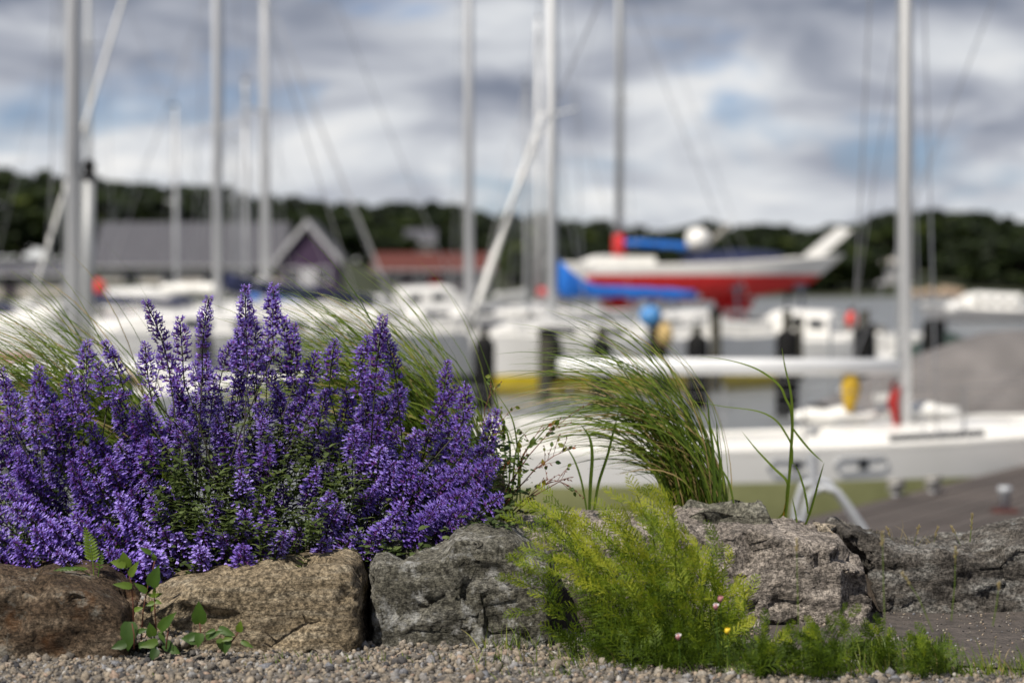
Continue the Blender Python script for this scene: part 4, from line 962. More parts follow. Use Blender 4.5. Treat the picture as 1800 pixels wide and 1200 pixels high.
kW = stone('wedge_stone', 'small pale stone showing between the lichen stone and the granite', [(903, 936), (912, 928), (928, 926), (940, 934), (946, 950)], 960, 6.98, .09, SM['f'], r=.016, seg=.006, amp=(.008, .004, .002, .0015), seed=8, zb=pz(1010, 7.0))
kQ = stone('bed_stone', 'small whitish stone half hidden under the red-twigged shrub', [(852, 846), (862, 836), (878, 835), (888, 846)], 852, 7.30, .05, SM['f'], r=.014, seg=.006, amp=(.006, .004, .002, .001), seed=9, zb=.10)

# ------------------------------------------------------------------ gravel: loose pebbles over the ground
def ico_pts(sub):
    bm = bmesh.new(); bmesh.ops.create_icosphere(bm, subdivisions=sub, radius=1)
    v = np.array([q.co[:] for q in bm.verts]); f = np.array([[q.index for q in p.verts] for p in bm.faces]); bm.free(); return v, f
IV, IF = ico_pts(2); IV1, IF1 = ico_pts(1)
def pebbles(name, pos, size, fine=True):
    v0, f0 = (IV, IF) if fine else (IV1, IF1)
    var = [v0 * (1 + .95 * noise(v0 * 1.25 + 31.7 * k))[:, None] for k in range(14)]
    n = len(pos); Vs = []; Fs = []; Rn = []; off = 0
    for i in range(n):
        q = Quaternion((npr.normal(), npr.normal(), npr.normal(), npr.normal())).normalized(); m = np.array(q.to_matrix())
        sc_ = size[i] * np.array([npr.uniform(.8, 1.3), npr.uniform(.7, 1.1), npr.uniform(.5, .8)])
        Vs.append((var[i % 14] * sc_) @ m.T + pos[i]); Fs.append(f0 + off); off += len(v0); Rn.append(np.full(len(v0), npr.random()))
    V = np.concatenate(Vs); F = np.concatenate(Fs)
    me = bpy.data.meshes.new(name); me.vertices.add(len(V)); me.vertices.foreach_set('co', V.ravel())
    me.loops.add(F.size); me.loops.foreach_set('vertex_index', F.ravel()); me.polygons.add(len(F))
    me.polygons.foreach_set('loop_start', np.arange(len(F)) * 3); me.polygons.foreach_set('loop_total', np.full(len(F), 3))
    me.update(calc_edges=True); a = me.attributes.new('rnd', 'FLOAT', 'POINT'); a.data.foreach_set('value', np.concatenate(Rn)); me.materials.append(M['gravel'])
    return link(name, me)
pos = []; siz = []
for k in range(27000):
    y = npr.uniform(5.7, 7.2); x = npr.uniform(-2.1, 2.1) * y / 7
    px = 900 + x / y * FPX
    if y > wallY(px) + .12: continue
    if px > 1280 and y > 6.10 and npr.random() < min(.97, (px - 1280) / 60) * min(1, (y - 6.10) / .2): continue
    s = npr.lognormal(math.log(.0056), .45); s = min(s, .019)
    pos.append((x, y, s * .25)); siz.append(s)
for k in range(700):
    px = npr.uniform(1290, 1830); y = npr.uniform(6.2, 7.35)
    if y > wallY(px) + .02: continue
    pos.append((pxm(px, y), y, .008)); siz.append(npr.uniform(.0015, .005))
g = pebbles('gravel', np.array(pos), siz, False); tag(g, 'loose pink and grey gravel spread in front of the kerb stones', 'gravel', kind='stuff')
pos = []; siz = []
for k in range(1100):
    px = npr.uniform(150, 330); y = npr.uniform(6.5, 7.0); x = pxm(px, y); pos.append((x, y, npr.uniform(.05, .15) if y > 6.62 else npr.uniform(0, .05) )); siz.append(npr.uniform(.006, .013))
    z = .02 + (y - 6.45) * .26; pos[-1] = (x, y, z)
g = pebbles('gravel_fill', np.array(pos), siz, False); tag(g, 'gravel filling the gap between the brown and the tan kerb stone', 'gravel', kind='stuff')

# ------------------------------------------------------------------ catmint
def flower(mb, p, d, up, s, r, tone):
    """one small two-lipped flower: calyx, tube, hood and notched lip"""
    u = d.cross(up); u = u.normalized() if u.length > 1e-6 else d.orthogonal().normalized(); v = u.cross(d)
    c0 = p; c1 = p + d * s * .55; c2 = p + d * s * .95
    R0 = .20 * s; R1 = .17 * s
    tri = lambda c, rr: [c + (u * math.cos(a) + v * math.sin(a)) * rr for a in (1.57, 3.67, 5.76)]
    mb.add(tri(c0, R0 * .5) + tri(c1, R0), [(0, 1, 4, 3), (1, 2, 5, 4), (2, 0, 3, 5)], clamp(tone + r.gauss(0, .2), 0, 1), 1)
    tn = clamp(tone + r.gauss(0, .13), 0, 1)
    mb.add(tri(c1, R1 * .7) + tri(c2, R1 * 1.25), [(0, 1, 4, 3), (1, 2, 5, 4), (2, 0, 3, 5)], tn, 0)
    w_ = s * .46
    # hood
    a = c2 + v * R1 * 1.1; mb.add([a - u * w_ * .35, a + u * w_ * .35, a + u * w_ * .30 + v * s * .22 + d * s * .16, a + v * s * .12 + d * s * .22, a - u * w_ * .30 + v * s * .22 + d * s * .16], [(0, 1, 2, 3, 4)], clamp(tn + .05, 0, 1), 0)
    # lip with two lobes, drooping
    b = c2 - v * R1 * .8; f1 = d * s * .42 - v * s * .16
    mb.add([b - u * w_ * .3, b + u * w_ * .3, b + u * w_ * .62 + f1, b + f1 * .85, b - u * w_ * .62 + f1, b + u * w_ * .3 + f1 * 1.35, b - u * w_ * .3 + f1 * 1.35],
           [(0, 1, 2, 3), (0, 3, 4), (3, 2, 5), (3, 6, 4)], clamp(tn + .12, 0, 1), 0)
def make_spike(seed, L):
    r = random.Random(seed); mb = MB(); z = 0.0; bend = r.uniform(-1.3, 1.3); bend2 = r.uniform(-.7, .7)
    axis = lambda z: Vector((bend * z * z, bend2 * z * z, z))
    n = 0
    while z < L:
        t = z / L
        gap = .030 * (1 - t) ** 1.5 + .0074
        rad = (.0135 if t < .7 else .0135 * (1 - .70 * (t - .7) / .3)) * r.uniform(.85, 1.15)
        cnt = int(12 * (1 if t < .75 else 1 - .5 * (t - .75) / .25) * r.uniform(.75, 1.15)); side = r.uniform(0, 6.28)
        for k in range(cnt):
            a = 6.28 * k / cnt + r.uniform(-.3, .3); lift = r.uniform(-.15, .75) + .35 * t
            d = Vector((math.cos(a), math.sin(a), lift)).normalized()
            p = axis(z + r.uniform(-.0055, .0055) + gap * .15) + Vector((math.cos(a), math.sin(a), 0)) * rad * r.uniform(.25, .95)
            flower(mb, p, d, Vector((0, 0, 1)), r.uniform(.0120, .0175) * (1 if t < .8 else .72), r, .48 + .12 * t)
        if t < .65:
            for sgn in (0, math.pi):
                a = side + sgn; q = axis(z); dd = Vector((math.cos(a), math.sin(a), -.1)); uu = Vector((-math.sin(a), math.cos(a), 0)); l = r.uniform(.008, .014)
                mb.add([q, q + dd * l * .5 + uu * l * .3, q + dd * l, q + dd * l * .5 - uu * l * .3], [(0, 1, 2, 3)], r.random(), 2)
        z += gap * r.uniform(.85, 1.15); n += 1
    mb.tube([axis(q) for q in np.linspace(-.01, L * .97, 6)], .0016, 4, mi=3)
    return mb
SPK = []
for i, L in enumerate([.10, .13, .15, .17, .19, .21, .24, .12, .16]):
    me_o = make_spike(40 + i, L).build('flower_spike', [M['petal'], M['calyx'], M['catleaf'], M['stem']]); SPK.append((L, me_o.data)); bpy.data.objects.remove(me_o)
ENVF = [(-40, 640), (0, 655), (20, 650), (45, 672), (75, 648), (110, 668), (148, 598), (170, 640), (197, 598), (225, 680), (250, 606), (268, 650), (285, 527), (318, 600), (348, 524), (390, 610), (425, 505), (450, 600), (475, 503), (515, 530), (545, 640), (582, 600), (605, 660), (632, 592), (665, 558), (697, 575), (722, 670), (750, 720), (782, 637), (822, 680), (845, 740), (866, 722), (885, 800), (905, 850)]
plants = []
for (px, Y, lab) in ((90, 7.05, 'catmint clump full of violet spikes growing behind the rust-stained brown stone'), (395, 7.12, 'tall catmint clump with the highest violet spikes behind the tan banded stone'), (690, 7.16, 'catmint clump with violet spikes spilling over the grey lichen-spotted stone')):
    b = Vector((pxm(px, Y), Y, .10)); o = empty('catmint_plant', b); tag(o, lab, 'plant', 'catmint clumps along the kerb'); plants.append(o)
fol = [MB() for _ in plants]
def leaf(mb, p, d, n, L, W, r, fold=.15, teeth=True, rnd=None):
    d = d.normalized(); u = d.cross(n); u = u.normalized() if u.length > 1e-6 else d.orthogonal().normalized(); n2 = u.cross(d)
    rnd = clamp(r.gauss(.5, .22), 0, 1) if rnd is None else rnd
    mid = [p, p + d * L * .45 + n2 * L * .04, p + d * L - n2 * L * .10]
    mb.add([mid[0], mid[1], mid[2], p + d * L * .18 + u * W * .42 + n2 * W * fold, p + d * L * .5 + u * W * .5 + n2 * W * fold, p + d * L * .8 + u * W * .24, p + d * L * .18 - u * W * .42 + n2 * W * fold, p + d * L * .5 - u * W * .5 + n2 * W * fold, p + d * L * .8 - u * W * .24],
           [(0, 3, 4, 1), (1, 4, 5, 2), (0, 1, 7, 6), (1, 2, 8, 7)], rnd)
rs = random.Random(5)
spikes = []
HERO = [(285, 527, .24, -.10), (348, 524, .24, -.06), (425, 504, .24, -.08), (475, 503, .21, -.04), (515, 530, .24, -.03), (148, 598, .15, -.03), (197, 598, .17, -.22), (174, 640, .13, -.2), (250, 606, .16, -.15), (20, 650, .17, .0), (75, 648, .19, .10), (582, 600, .16, .05), (632, 592, .17, .02), (665, 558, .21, .05), (697, 575, .24, -.02), (782, 637, .19, .05), (822, 680, .13, .15), (866, 722, .17, .2), (318, 560, .19, -.05), (395, 600, .15, .12), (450, 560, .19, .0), (545, 620, .15, .1), (50, 690, .17, -.2), (110, 660, .15, -.3)]
for (px, py, L, lean) in HERO: spikes.append((px, py, rs.uniform(6.95, 7.25), L, lean, rs.uniform(-.12, .05)))
tries = 0
while len(spikes) < 215 and tries < 6000:
    tries += 1
    px = rs.uniform(-45, 880); e_ = interp(px, ENVF); lo = interp(px, [(0, 975), (350, 970), (600, 945), (780, 915), (880, 885)])
    py = e_ + 25 + (lo - e_ - 25) * rs.random() ** .75
    if py > lo: continue
    # a leafy hollow shows in the middle of the clump
    if ((px - 430) / 190) ** 2 + ((py - 835) / 95) ** 2 < 1 and rs.random() < .76: continue
    if ((px - 600) / 150) ** 2 + ((py - 870) / 70) ** 2 < 1 and rs.random() < .55: continue
    if noise(np.array([[px / 70, py / 95, 3.3]]))[0] < -.12 and rs.random() < .6: continue
    if any(abs(px - q[0]) < 20 and abs(py - q[1]) < 27 for q in spikes): continue
    dep = (py - 600) / 360
    Y = 7.38 - .55 * clamp(dep, 0, 1) + rs.uniform(-.08, .08)
    lean = clamp((px - 420) / 480, -1.0, 1.0) * (.40 + .75 * clamp(dep, 0, 1)) + rs.gauss(0, .20)
    spikes.append((px, py, Y, rs.choice([.10, .13, .15, .16, .17, .19, .21]), lean, -.55 * clamp(dep, 0, 1) + rs.gauss(0, .1)))
for (px, py, Y, L, lx, ly) in spikes:
    tip = at(px, py, Y); d = Vector((lx, ly, 1)).normalized()
    L2, me = min(SPK, key=lambda q: abs(q[0] - L) + rs.uniform(0, .012))
    base = tip - d * L2
    pi = min(range(3), key=lambda i: abs(plants[i].location.x - (base.x - d.x * .25)) + rs.uniform(0, .12)); pl_ = plants[pi]
    rot = d.to_track_quat('Z', 'Y') @ Quaternion((0, 0, 1), rs.uniform(0, 6.28))
    sc_ = rs.uniform(1.02, 1.28)
    T = Matrix.LocRotScale(base - pl_.location, rot, Vector((sc_, sc_, 1)))
    o = link('flower_spike', me, pl_); o.matrix_local = T
    # stem from the clump's foot up into the spike
    foot = pl_.location + Vector((rs.uniform(-.16, .16), rs.uniform(-.12, .16), .02))
    l_ = (base - foot).length; path = []
    for k in range(7):
        t = k / 6; a = foot + (Vector((0, 0, 1)) * .35 + (base - foot).normalized() * .65) * l_ * .5
        path.append(foot * (1 - t) ** 2 + a * 2 * t * (1 - t) + (base + d * .01) * t * t)
    inv = (Matrix.Translation(pl_.location) @ T).inverted()
    sb = MB(); sb.tube([inv @ q for q in path], [.0028, .0026, .0024, .0022, .002, .0018, .0016], 4, rnd=rs.random()); sb.build('stem', M['stem'], o, smooth=True)
    # leaf pairs along the stem
    for k in range(2, 7):
        for rep in range(2):
            t = (k + rs.uniform(-.5, .3)) / 6; i0 = int(clamp(t * 6, 0, 5)); q = path[i0] + (path[i0 + 1] - path[i0]) * (t * 6 - i0); a = rs.uniform(0, 6.28)
            for sg in (0, math.pi):
                dl = Vector((math.cos(a + sg), math.sin(a + sg), rs.uniform(-.2, .6))); Ls = rs.uniform(.018, .036) * (1.15 - .4 * t)
                leaf(fol[pi], q - pl_.location, dl, Vector((0, 0, 1)), Ls, Ls * .58, rs)
# short leafy shoots filling the clump
for k in range(1350):
    px = rs.uniform(-50, 870); e_ = interp(px, ENVF); top_ = max(e_ + 110, 680); bot_ = interp(px, [(-50, 1010), (200, 1010), (420, 995), (650, 985), (790, 960), (880, 930)])
    if top_ >= bot_: continue
    py = top_ + (bot_ - top_) * rs.random() ** .8; dep = clamp((py - 690) / 300, 0, 1)
    hollow = ((px - 440) / 210) ** 2 + ((py - 840) / 100) ** 2 < 1
    if not hollow and rs.random() < .45: continue
    Y = 7.44 - .58 * dep + rs.uniform(-.06, .22) - (.17 if hollow else 0); p = at(px, py, Y)
    if p.z < .10: continue
    pi = min(range(3), key=lambda i: abs(plants[i].location.x - p.x)); o_ = plants[pi].location
    dirn = Vector(((px - 420) / 600 + rs.gauss(0, .35), -.5 * dep + rs.gauss(0, .3), 1)).normalized(); ln = rs.uniform(.05, .11)
    fol[pi].tube([p - o_ - dirn * ln, p - o_], [.0018, .0010], 3, cap=False, rnd=.25)
    for j in range(5):
        q = p - o_ - dirn * ln * (1 - j / 4.2); a = rs.uniform(0, 6.28)
        for sg in (0, math.pi):
            dl = Vector((math.cos(a + sg), math.sin(a + sg), rs.uniform(-.1, .7))) ; Ls = rs.uniform(.016, .036)
            leaf(fol[pi], q, dl, Vector((0, 0, 1)), Ls, Ls * .56, rs)
# lowest foliage draping onto the stones and soil
for k in range(1300):
    px = rs.uniform(-50, 900); bot_ = interp(px, [(-50, 1018), (230, 1012), (420, 992), (650, 985), (790, 962), (900, 930)])
    py = bot_ - abs(rs.gauss(0, 24)); Y = rs.uniform(6.86, 7.2); p = at(px, py, Y)
    if p.z < .08: continue
    pi = min(range(3), key=lambda i: abs(plants[i].location.x - p.x)); o_ = plants[pi].location
    a = rs.uniform(0, 6.28); Ls = rs.uniform(.018, .038); leaf(fol[pi], p - o_, Vector((math.cos(a), math.sin(a) - .3, rs.uniform(-.4, .5))), Vector((0, -.4, 1)), Ls, Ls * .6, rs, rnd=clamp(rs.gauss(.35, .2), 0, 1))
for o, f in zip(plants, fol): tag(f.build('foliage', M['catleaf'], o), kind='stuff')

# ------------------------------------------------------------------ grasses
def grass_clump(name, label, base, n, spread, lean, Lr, wr, seed, mat='grass', curl=1.0, group=None, dry=.06, depth=.09):
    r = random.Random(seed); root = empty(name, base); tag(root, label, 'grass', group); mb = MB()
    for k in range(n):
        p = Vector((r.uniform(-spread, spread), r.uniform(-depth, depth), -.02)); L = r.uniform(*Lr); wd = r.uniform(*wr)
        az = r.gauss(math.pi, .8); tilt = abs(r.gauss(lean, .13)); d = Vector((math.cos(az) * tilt, math.sin(az) * tilt * .6, 1)).normalized()
        bend = Vector((-1, r.gauss(0, .25), -.52)) * curl * r.uniform(.30, 1.30)
        path = [p.copy()]; seg = 12; q = p.copy(); dv = d.copy()
        for i in range(seg):
            t = i / seg; dv = (dv + bend * (.02 + .40 * t) * (1 / seg) * 7.5 * (L / .7) ** .5 * .55).normalized(); q = q + dv * L / seg; path.append(q.copy())
        W = [wd * (0.6 + .4 * min(1, 4 * i / seg)) * (1 - (i / seg) ** 2.2) + .0004 for i in range(seg + 1)]
        side = Vector((r.gauss(0, .5), 1, r.gauss(0, .3))) if r.random() < .5 else Vector((r.gauss(.3, .5), .5, 1))
        mb.ribbon(path, W, side.normalized(), 1.0 if r.random() < dry else clamp(r.gauss(.5, .24), 0, .95), .18)
    tag(mb.build('blades', M[mat], root, smooth=True), kind='stuff'); return root
g1 = at(1238, 892, 7.62); grass_clump('moor_grass', 'wind-bent tuft of long green grass rising behind the flat slab', (g1.x, 7.66, .20), 400, .085, .06, (.36, 1.0), (.0030, .0080), 3, curl=2.9, dry=.12)
grass_clump('moor_grass', 'wind-bent grass tuft rising behind the clump of catmint beside the red-twigged shrub', (pxm(810, 7.75), 7.72, .16), 760, .16, .28, (.55, 1.14), (.0036, .0090), 4, curl=2.0, dry=.08)
grass_clump('moor_grass', 'wind-bent grass tuft arching over the catmint behind the rust-stained stone', (pxm(262, 7.72), 7.70, .16), 760, .16, .28, (.55, 1.08), (.0036, .0090), 8, curl=2.0, dry=.08)
# the tall reed with bent leaves, every blade its own part
def blade(root, pts, Y, wd, rnd, mat='reed', name='blade', dy=0.0, w0=.7, fold=.12):
    P = [at(px, py, Y + dy * i) - root.location for i, (px, py) in enumerate(pts)]
    Q = []
    for i in range(len(P) - 1):
        p0 = P[max(i - 1, 0)]; p1 = P[i]; p2 = P[i + 1]; p3 = P[min(i + 2, len(P) - 1)]
        for k in range(5):
            t = k / 5; Q.append(.5 * ((2 * p1) + (p2 - p0) * t + (2 * p0 - 5 * p1 + 4 * p2 - p3) * t * t + (3 * p1 - p0 - 3 * p2 + p3) * t ** 3))
    Q.append(P[-1]); n = len(Q) - 1
    W = [wd * (w0 + (1 - w0) * min(1, 3 * i / n)) * (1 - (i / n) ** 3) + .0004 for i in range(n + 1)]
    mb = MB(); mb.ribbon(Q, W, Vector((1, .5, .25)).normalized(), rnd, fold); return mb.build(name, M[mat], root, smooth=True)
rb = at(1385, 925, 7.50); root = empty('reed_shoot', rb); tag(root, 'lone tall reed with sharply bent leaves growing behind the granite stone', 'reed')
blade(root, [(1378, 922), (1384, 880), (1390, 800), (1393, 740), (1390, 690), (1380, 645), (1374, 610)], 7.5, .0115, .45)
blade(root, [(1392, 755), (1390, 720), (1381, 700), (1372, 680), (1350, 660), (1320, 644), (1280, 633), (1225, 625)], 7.5, .0085, .5)
blade(root, [(1380, 925), (1383, 870), (1383, 845), (1360, 822), (1330, 790), (1304, 758)], 7.5, .010, .55)
blade(root, [(1393, 815), (1392, 785), (1380, 760), (1362, 737), (1330, 722), (1270, 714), (1222, 705)], 7.5, .007, .5)
blade(root, [(1362, 916), (1378, 900), (1384, 880), (1386, 860)], 7.5, .008, .6)
blade(root, [(1393, 752), (1408, 772), (1428, 795), (1447, 812)], 7.5, .008, .4)
blade(root, [(1376, 922), (1380, 895), (1384, 870)], 7.5, .011, .97)
rb = at(1415, 930, 7.52); root = empty('reed_shoot', rb); tag(root, 'slender reed with two crossing blades beside the cream wedge stone', 'reed')
blade(root, [(1413, 928), (1424, 900), (1438, 850), (1449, 812)], 7.52, .010, .4)
blade(root, [(1420, 902), (1416, 870), (1405, 832), (1394, 812)], 7.52, .008, .4)
blade(root, [(1402, 925), (1398, 900), (1393, 875)], 7.52, .006, .5)
rb = at(1040, 905, 7.5); root = empty('reed_shoot', rb); tag(root, 'young reed with three broad upright blades behind the feathery plant', 'reed')
blade(root, [(1036, 900), (1038, 850), (1041, 800), (1036, 768), (1020, 745)], 7.5, .013, .25)
blade(root, [(1044, 900), (1052, 850), (1068, 800), (1078, 760), (1090, 715)], 7.5, .011, .3)
blade(root, [(1032, 900), (1022, 845), (1008, 805), (990, 778)], 7.5, .007, .3)
rb = at(1250, 892, 7.5); root = empty('reed_shoot', rb); tag(root, 'two stiff cut blades standing at the edge of the grass tuft by the slab', 'reed')
blade(root, [(1256, 880), (1254, 800), (1248, 750), (1243, 695)], 7.5, .011, .2, w0=1)
blade(root, [(1264, 880), (1266, 820), (1262, 780), (1259, 738)], 7.5, .010, .25, w0=1)
blade(root, [(1290, 885), (1282, 850), (1272, 830), (1262, 815)], 7.5, .008, .4)
rb = at(890, 900, 7.4); root = empty('reed_shoot', rb); tag(root, 'pale reed shoots standing among the leaves of the red-twigged shrub', 'reed')
for k, pts in enumerate([[(893, 880), (896, 820), (894, 770), (870, 705), (845, 650)], [(908, 880), (912, 830), (910, 790), (900, 735), (872, 690)], [(900, 890), (902, 840), (906, 800), (915, 770), (935, 752)], [(915, 890), (914, 840), (920, 800), (940, 775), (975, 740), (1020, 722)]]): blade(root, pts, 7.4, .007, .45 + .05 * k)

# ------------------------------------------------------------------ red-twigged shrub
sh = at(880, 930, 7.25); root = empty('shrub', (sh.x, 7.25, .08)); tag(root, 'small shrub with red twigs and green leaves at the end of the catmint', 'shrub')
lf = MB(); r = random.Random(77)
def twig(pts, Y, rad, side=6, leafy=.5):
    P = [at(px, py, Y) - root.location for (px, py) in pts]; mb = MB(); mb.tube(P, [rad * (1 - .7 * i / (len(P) - 1)) for i in range(len(P))], 5, rnd=r.random())
    for k in range(side):
        i = r.randrange(len(P) - 1); t = r.random(); p = P[i] + (P[i + 1] - P[i]) * t; dm = (P[i + 1] - P[i]).normalized()
        d = (dm + Vector((r.gauss(0, .5), r.gauss(0, .4), r.gauss(.2, .4)))).normalized(); l = r.uniform(.025, .07); mb.tube([p, p + d * l * .5 + Vector((0, 0, .003)), p + d * l], [rad * .4, rad * .35, rad * .3], 4, cap=False)
        for j in range(3):
            q = p + d * l * (.4 + .3 * j); b = MB()
            dd = (d + Vector((r.gauss(0, .6), r.gauss(0, .6), r.gauss(0, .6)))).normalized(); s_ = r.uniform(.006, .011)
            if r.random() < leafy: leaf(lf, q, dd, Vector((0, -1, .3)), s_ * 2.2, s_ * 1.3, r, rnd=clamp(r.gauss(.5, .25), 0, 1))
            else: mb.tube([q, q + dd * s_ * .5, q + dd * s_], [.0012, .0022, .0006], 4, cap=False)
    mb.build('twig', M['twig'], root, smooth=True)
for pts, lfy in (([(870, 915), (895, 850), (930, 800), (965, 760), (1004, 728)], .35), ([(872, 915), (900, 870), (940, 825), (975, 800), (1000, 790)], .3), ([(880, 920), (920, 880), (960, 850), (1005, 838)], .15), ([(865, 910), (850, 840), (848, 770), (852, 720), (862, 690)], .6),
                 ([(868, 910), (862, 830), (870, 770), (884, 735)], .7), ([(876, 918), (905, 840), (925, 790), (955, 745)], .5), ([(885, 920), (940, 870), (985, 845), (1000, 860)], .2), ([(870, 915), (880, 860), (890, 800), (880, 760)], .8)):
    twig(pts, 7.25 + r.uniform(-.08, .08), .0026, 10, lfy)
for k in range(420):
    px = r.gauss(870, 30); py = r.uniform(770, 930); p = at(px, py, 7.25 + r.gauss(0, .06)) - root.location; a = r.uniform(0, 6.28); s_ = r.uniform(.014, .030)
    leaf(lf, p, Vector((math.cos(a), math.sin(a) - .3, r.uniform(-.3, .6))), Vector((0, -.5, 1)), s_, s_ * .6, r, rnd=clamp(r.gauss(.3, .22), 0, .9))
tag(lf.build('leaves', M['shrubleaf'], root), kind='stuff')

# ------------------------------------------------------------------ feathery plants in front of the stones
def frond(mb, p, d, n, L, r, tone, droop=.2):
    d = d.normalized(); u = d.cross(n); u = u.normalized() if u.length > 1e-6 else d.orthogonal().normalized(); n2 = u.cross(d).normalized(); path = []; q = p.copy(); dv = d.copy(); seg = 7
    for i in range(seg + 1): path.append(q.copy()); dv = (dv + Vector((-.10, 0, -droop)) / seg).normalized(); q = q + dv * L / seg
    mb.ribbon(path, [.0022 * (1 - .7 * i / seg) for i in range(seg + 1)], u, tone, .1)
    for i in range(1, seg + 1):
        t = i / seg; ln = L * .36 * math.sin(math.pi * clamp(.16 + .78 * t, 0, 1)) ** .8
        for sg in (1, -1):
            b = path[i] - (path[i] - path[i - 1]) * r.random() * .5; dd = (u * sg + d * .9 + n2 * r.gauss(.15, .25)).normalized(); e_ = b + dd * ln; tn = clamp(tone + r.gauss(0, .12), 0, 1)
            w_ = dd.cross(n2).normalized() * .0013; mb.add([b - w_, b + w_, e_], [(0, 1, 2)], tn)
            for j in (.35, .65):
                c = b + dd * ln * j
                for s2 in (1, -1):
                    d2 = (dd + u.cross(n2) * 0 + (d * s2 * .8 if s2 > 0 else u * sg * .7) + n2 * r.gauss(0, .3)).normalized(); e2 = c + d2 * ln * .42; mb.add([c - w_ * .9, c + w_ * .9, e2], [(0, 1, 2)], tn)
def feathery(name, label, base, stems, seed, tone=.5, Lf=(.05, .10)):
    r = random.Random(seed); root = empty(name, base); tag(root, label, 'plant')
    mb = MB(); sb = MB()
    for (tip, foot) in stems:
        a = Vector(foot) - root.location; e_ = Vector(tip) - root.location; L = (e_ - a).length; path = []
        for k in range(9):
            t = k / 8; c = a + Vector((0, 0, 1)) * L * .55; path.append(a * (1 - t) ** 2 + c * 2 * t * (1 - t) + e_ * t * t)
        sb.tube(path, [.0022 - .0014 * k / 8 for k in range(9)], 4, cap=False, rnd=r.random() * .45)
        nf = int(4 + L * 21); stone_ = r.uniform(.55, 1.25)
        for k in range(6):       # basal leaves
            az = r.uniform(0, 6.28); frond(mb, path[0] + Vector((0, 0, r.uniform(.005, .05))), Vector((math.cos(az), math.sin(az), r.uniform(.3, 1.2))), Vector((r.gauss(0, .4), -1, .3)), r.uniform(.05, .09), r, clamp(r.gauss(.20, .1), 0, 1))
        for k in range(nf):
            t = .02 + .98 * (k + r.random()) / nf; i0 = min(7, int(t * 8)); q = path[i0] + (path[i0 + 1] - path[i0]) * (t * 8 - i0); dm = (path[i0 + 1] - path[i0]).normalized(); az = r.uniform(0, 6.28)
            d = dm * r.uniform(.7, 1.4) + Vector((math.cos(az), math.sin(az), 0)) * (.9 - .55 * t) + Vector((-.25, 0, 0))
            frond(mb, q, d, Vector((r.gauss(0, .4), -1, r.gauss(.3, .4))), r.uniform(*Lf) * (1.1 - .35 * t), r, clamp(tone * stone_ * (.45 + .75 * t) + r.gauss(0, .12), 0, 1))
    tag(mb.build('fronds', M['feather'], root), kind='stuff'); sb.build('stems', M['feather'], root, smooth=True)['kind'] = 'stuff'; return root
r = random.Random(21); st = []
FEN = [(890, 985), (905, 905), (930, 868), (960, 852), (1000, 868), (1040, 885), (1080, 880), (1110, 858), (1140, 838), (1165, 850), (1190, 880), (1230, 930), (1265, 935), (1295, 985), (1325, 1010)]
for k in range(64):
    px = 890 + 435 * (k + r.random()) / 64; e_ = interp(px, FEN); py = e_ + abs(r.gauss(0, 55)) + 6; py = min(py, 1100); Y = r.uniform(6.22, 6.66)
    fx = 1110 + (px - 1100) * .55 + r.gauss(60, 30); ft = Vector((pxm(fx, Y), Y, 0)); st.append((at(px, py, Y), ft))
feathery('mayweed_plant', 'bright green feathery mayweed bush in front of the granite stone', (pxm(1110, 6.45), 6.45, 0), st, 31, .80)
r = random.Random(22); st = []
for k in range(30):
    px = r.uniform(1330, 1640); e_ = interp(px, [(1330, 1085), (1400, 1100), (1440, 1080), (1500, 1062), (1530, 1078), (1580, 1098), (1640, 1120)]); py = e_ + abs(r.gauss(0, 26)) + 4; Y = r.uniform(6.08, 6.32); ft = Vector((pxm(px + r.gauss(0, 25), Y), Y, 0)); st.append((at(px, min(py, 1160), Y), ft))
feathery('mayweed_plant', 'low feathery mayweed patch at the edge of the worn path', (pxm(1480, 6.2), 6.2, 0), st, 33, .45, (.03, .07))
# thin weeds and grass at the foot of the stones
def small_tuft(px, Y, n, L, label, seed, wd=(.0015, .004), mat='grass', spread=.05, up=True, z=0.0):
    r = random.Random(seed); root = empty('grass_tuft', (pxm(px, Y), Y, z)); tag(root, label, 'grass', 'small grass tufts'); mb = MB()
    for k in range(n):
        p = Vector((r.gauss(0, spread), r.gauss(0, .03), -.01)); l = r.uniform(*L); d = Vector((r.gauss(-.12, .3), r.gauss(0, .3), 1)).normalized(); path = [p]; q = p; bend = Vector((r.gauss(-.35, .4), r.gauss(0, .3), -.25))
        for i in range(7): d = (d + bend * (i / 7) * .35).normalized(); q = q + d * l / 7; path.append(q)
        W0 = r.uniform(*wd); mb.ribbon(path, [W0 * (1 - (i / 7) ** 2) + .0003 for i in range(8)], Vector((1, r.gauss(0, .5), 0)).normalized(), clamp(r.gauss(.55, .25), 0, 1), .15)
    tag(mb.build('blades', M[mat], root, smooth=True), kind='stuff')
small_tuft(885, 6.62, 50, (.03, .10), 'sparse olive grass at the foot of the grey lichen-spotted stone', 1, spread=.07)
small_tuft(1290, 6.35, 120, (.05, .14), 'grass at the foot of the mayweed bush where the path begins', 2, spread=.07)
small_tuft(1560, 6.22, 220, (.04, .13), 'yellow-green grass mixed with the low mayweed patch', 3, spread=.16)
small_tuft(1730, 6.20, 260, (.02, .09), 'short grass fringe along the path edge past the mayweed patch', 4, spread=.16)
small_tuft(1400, 6.22, 120, (.03, .09), 'short grass between the mayweed patch and the gravel', 5, spread=.12)
small_tuft(545, 6.42, 30, (.015, .05), 'tiny grass sprouts in the gravel below the tan stone', 6, spread=.12)
small_tuft(690, 6.40, 26, (.015, .05), 'tiny grass sprouts in the gravel below the dark gap', 7, spread=.10)
small_tuft(960, 6.20, 40, (.02, .06), 'tiny grass sprouts in the gravel beside the mayweed bush', 8, spread=.12)
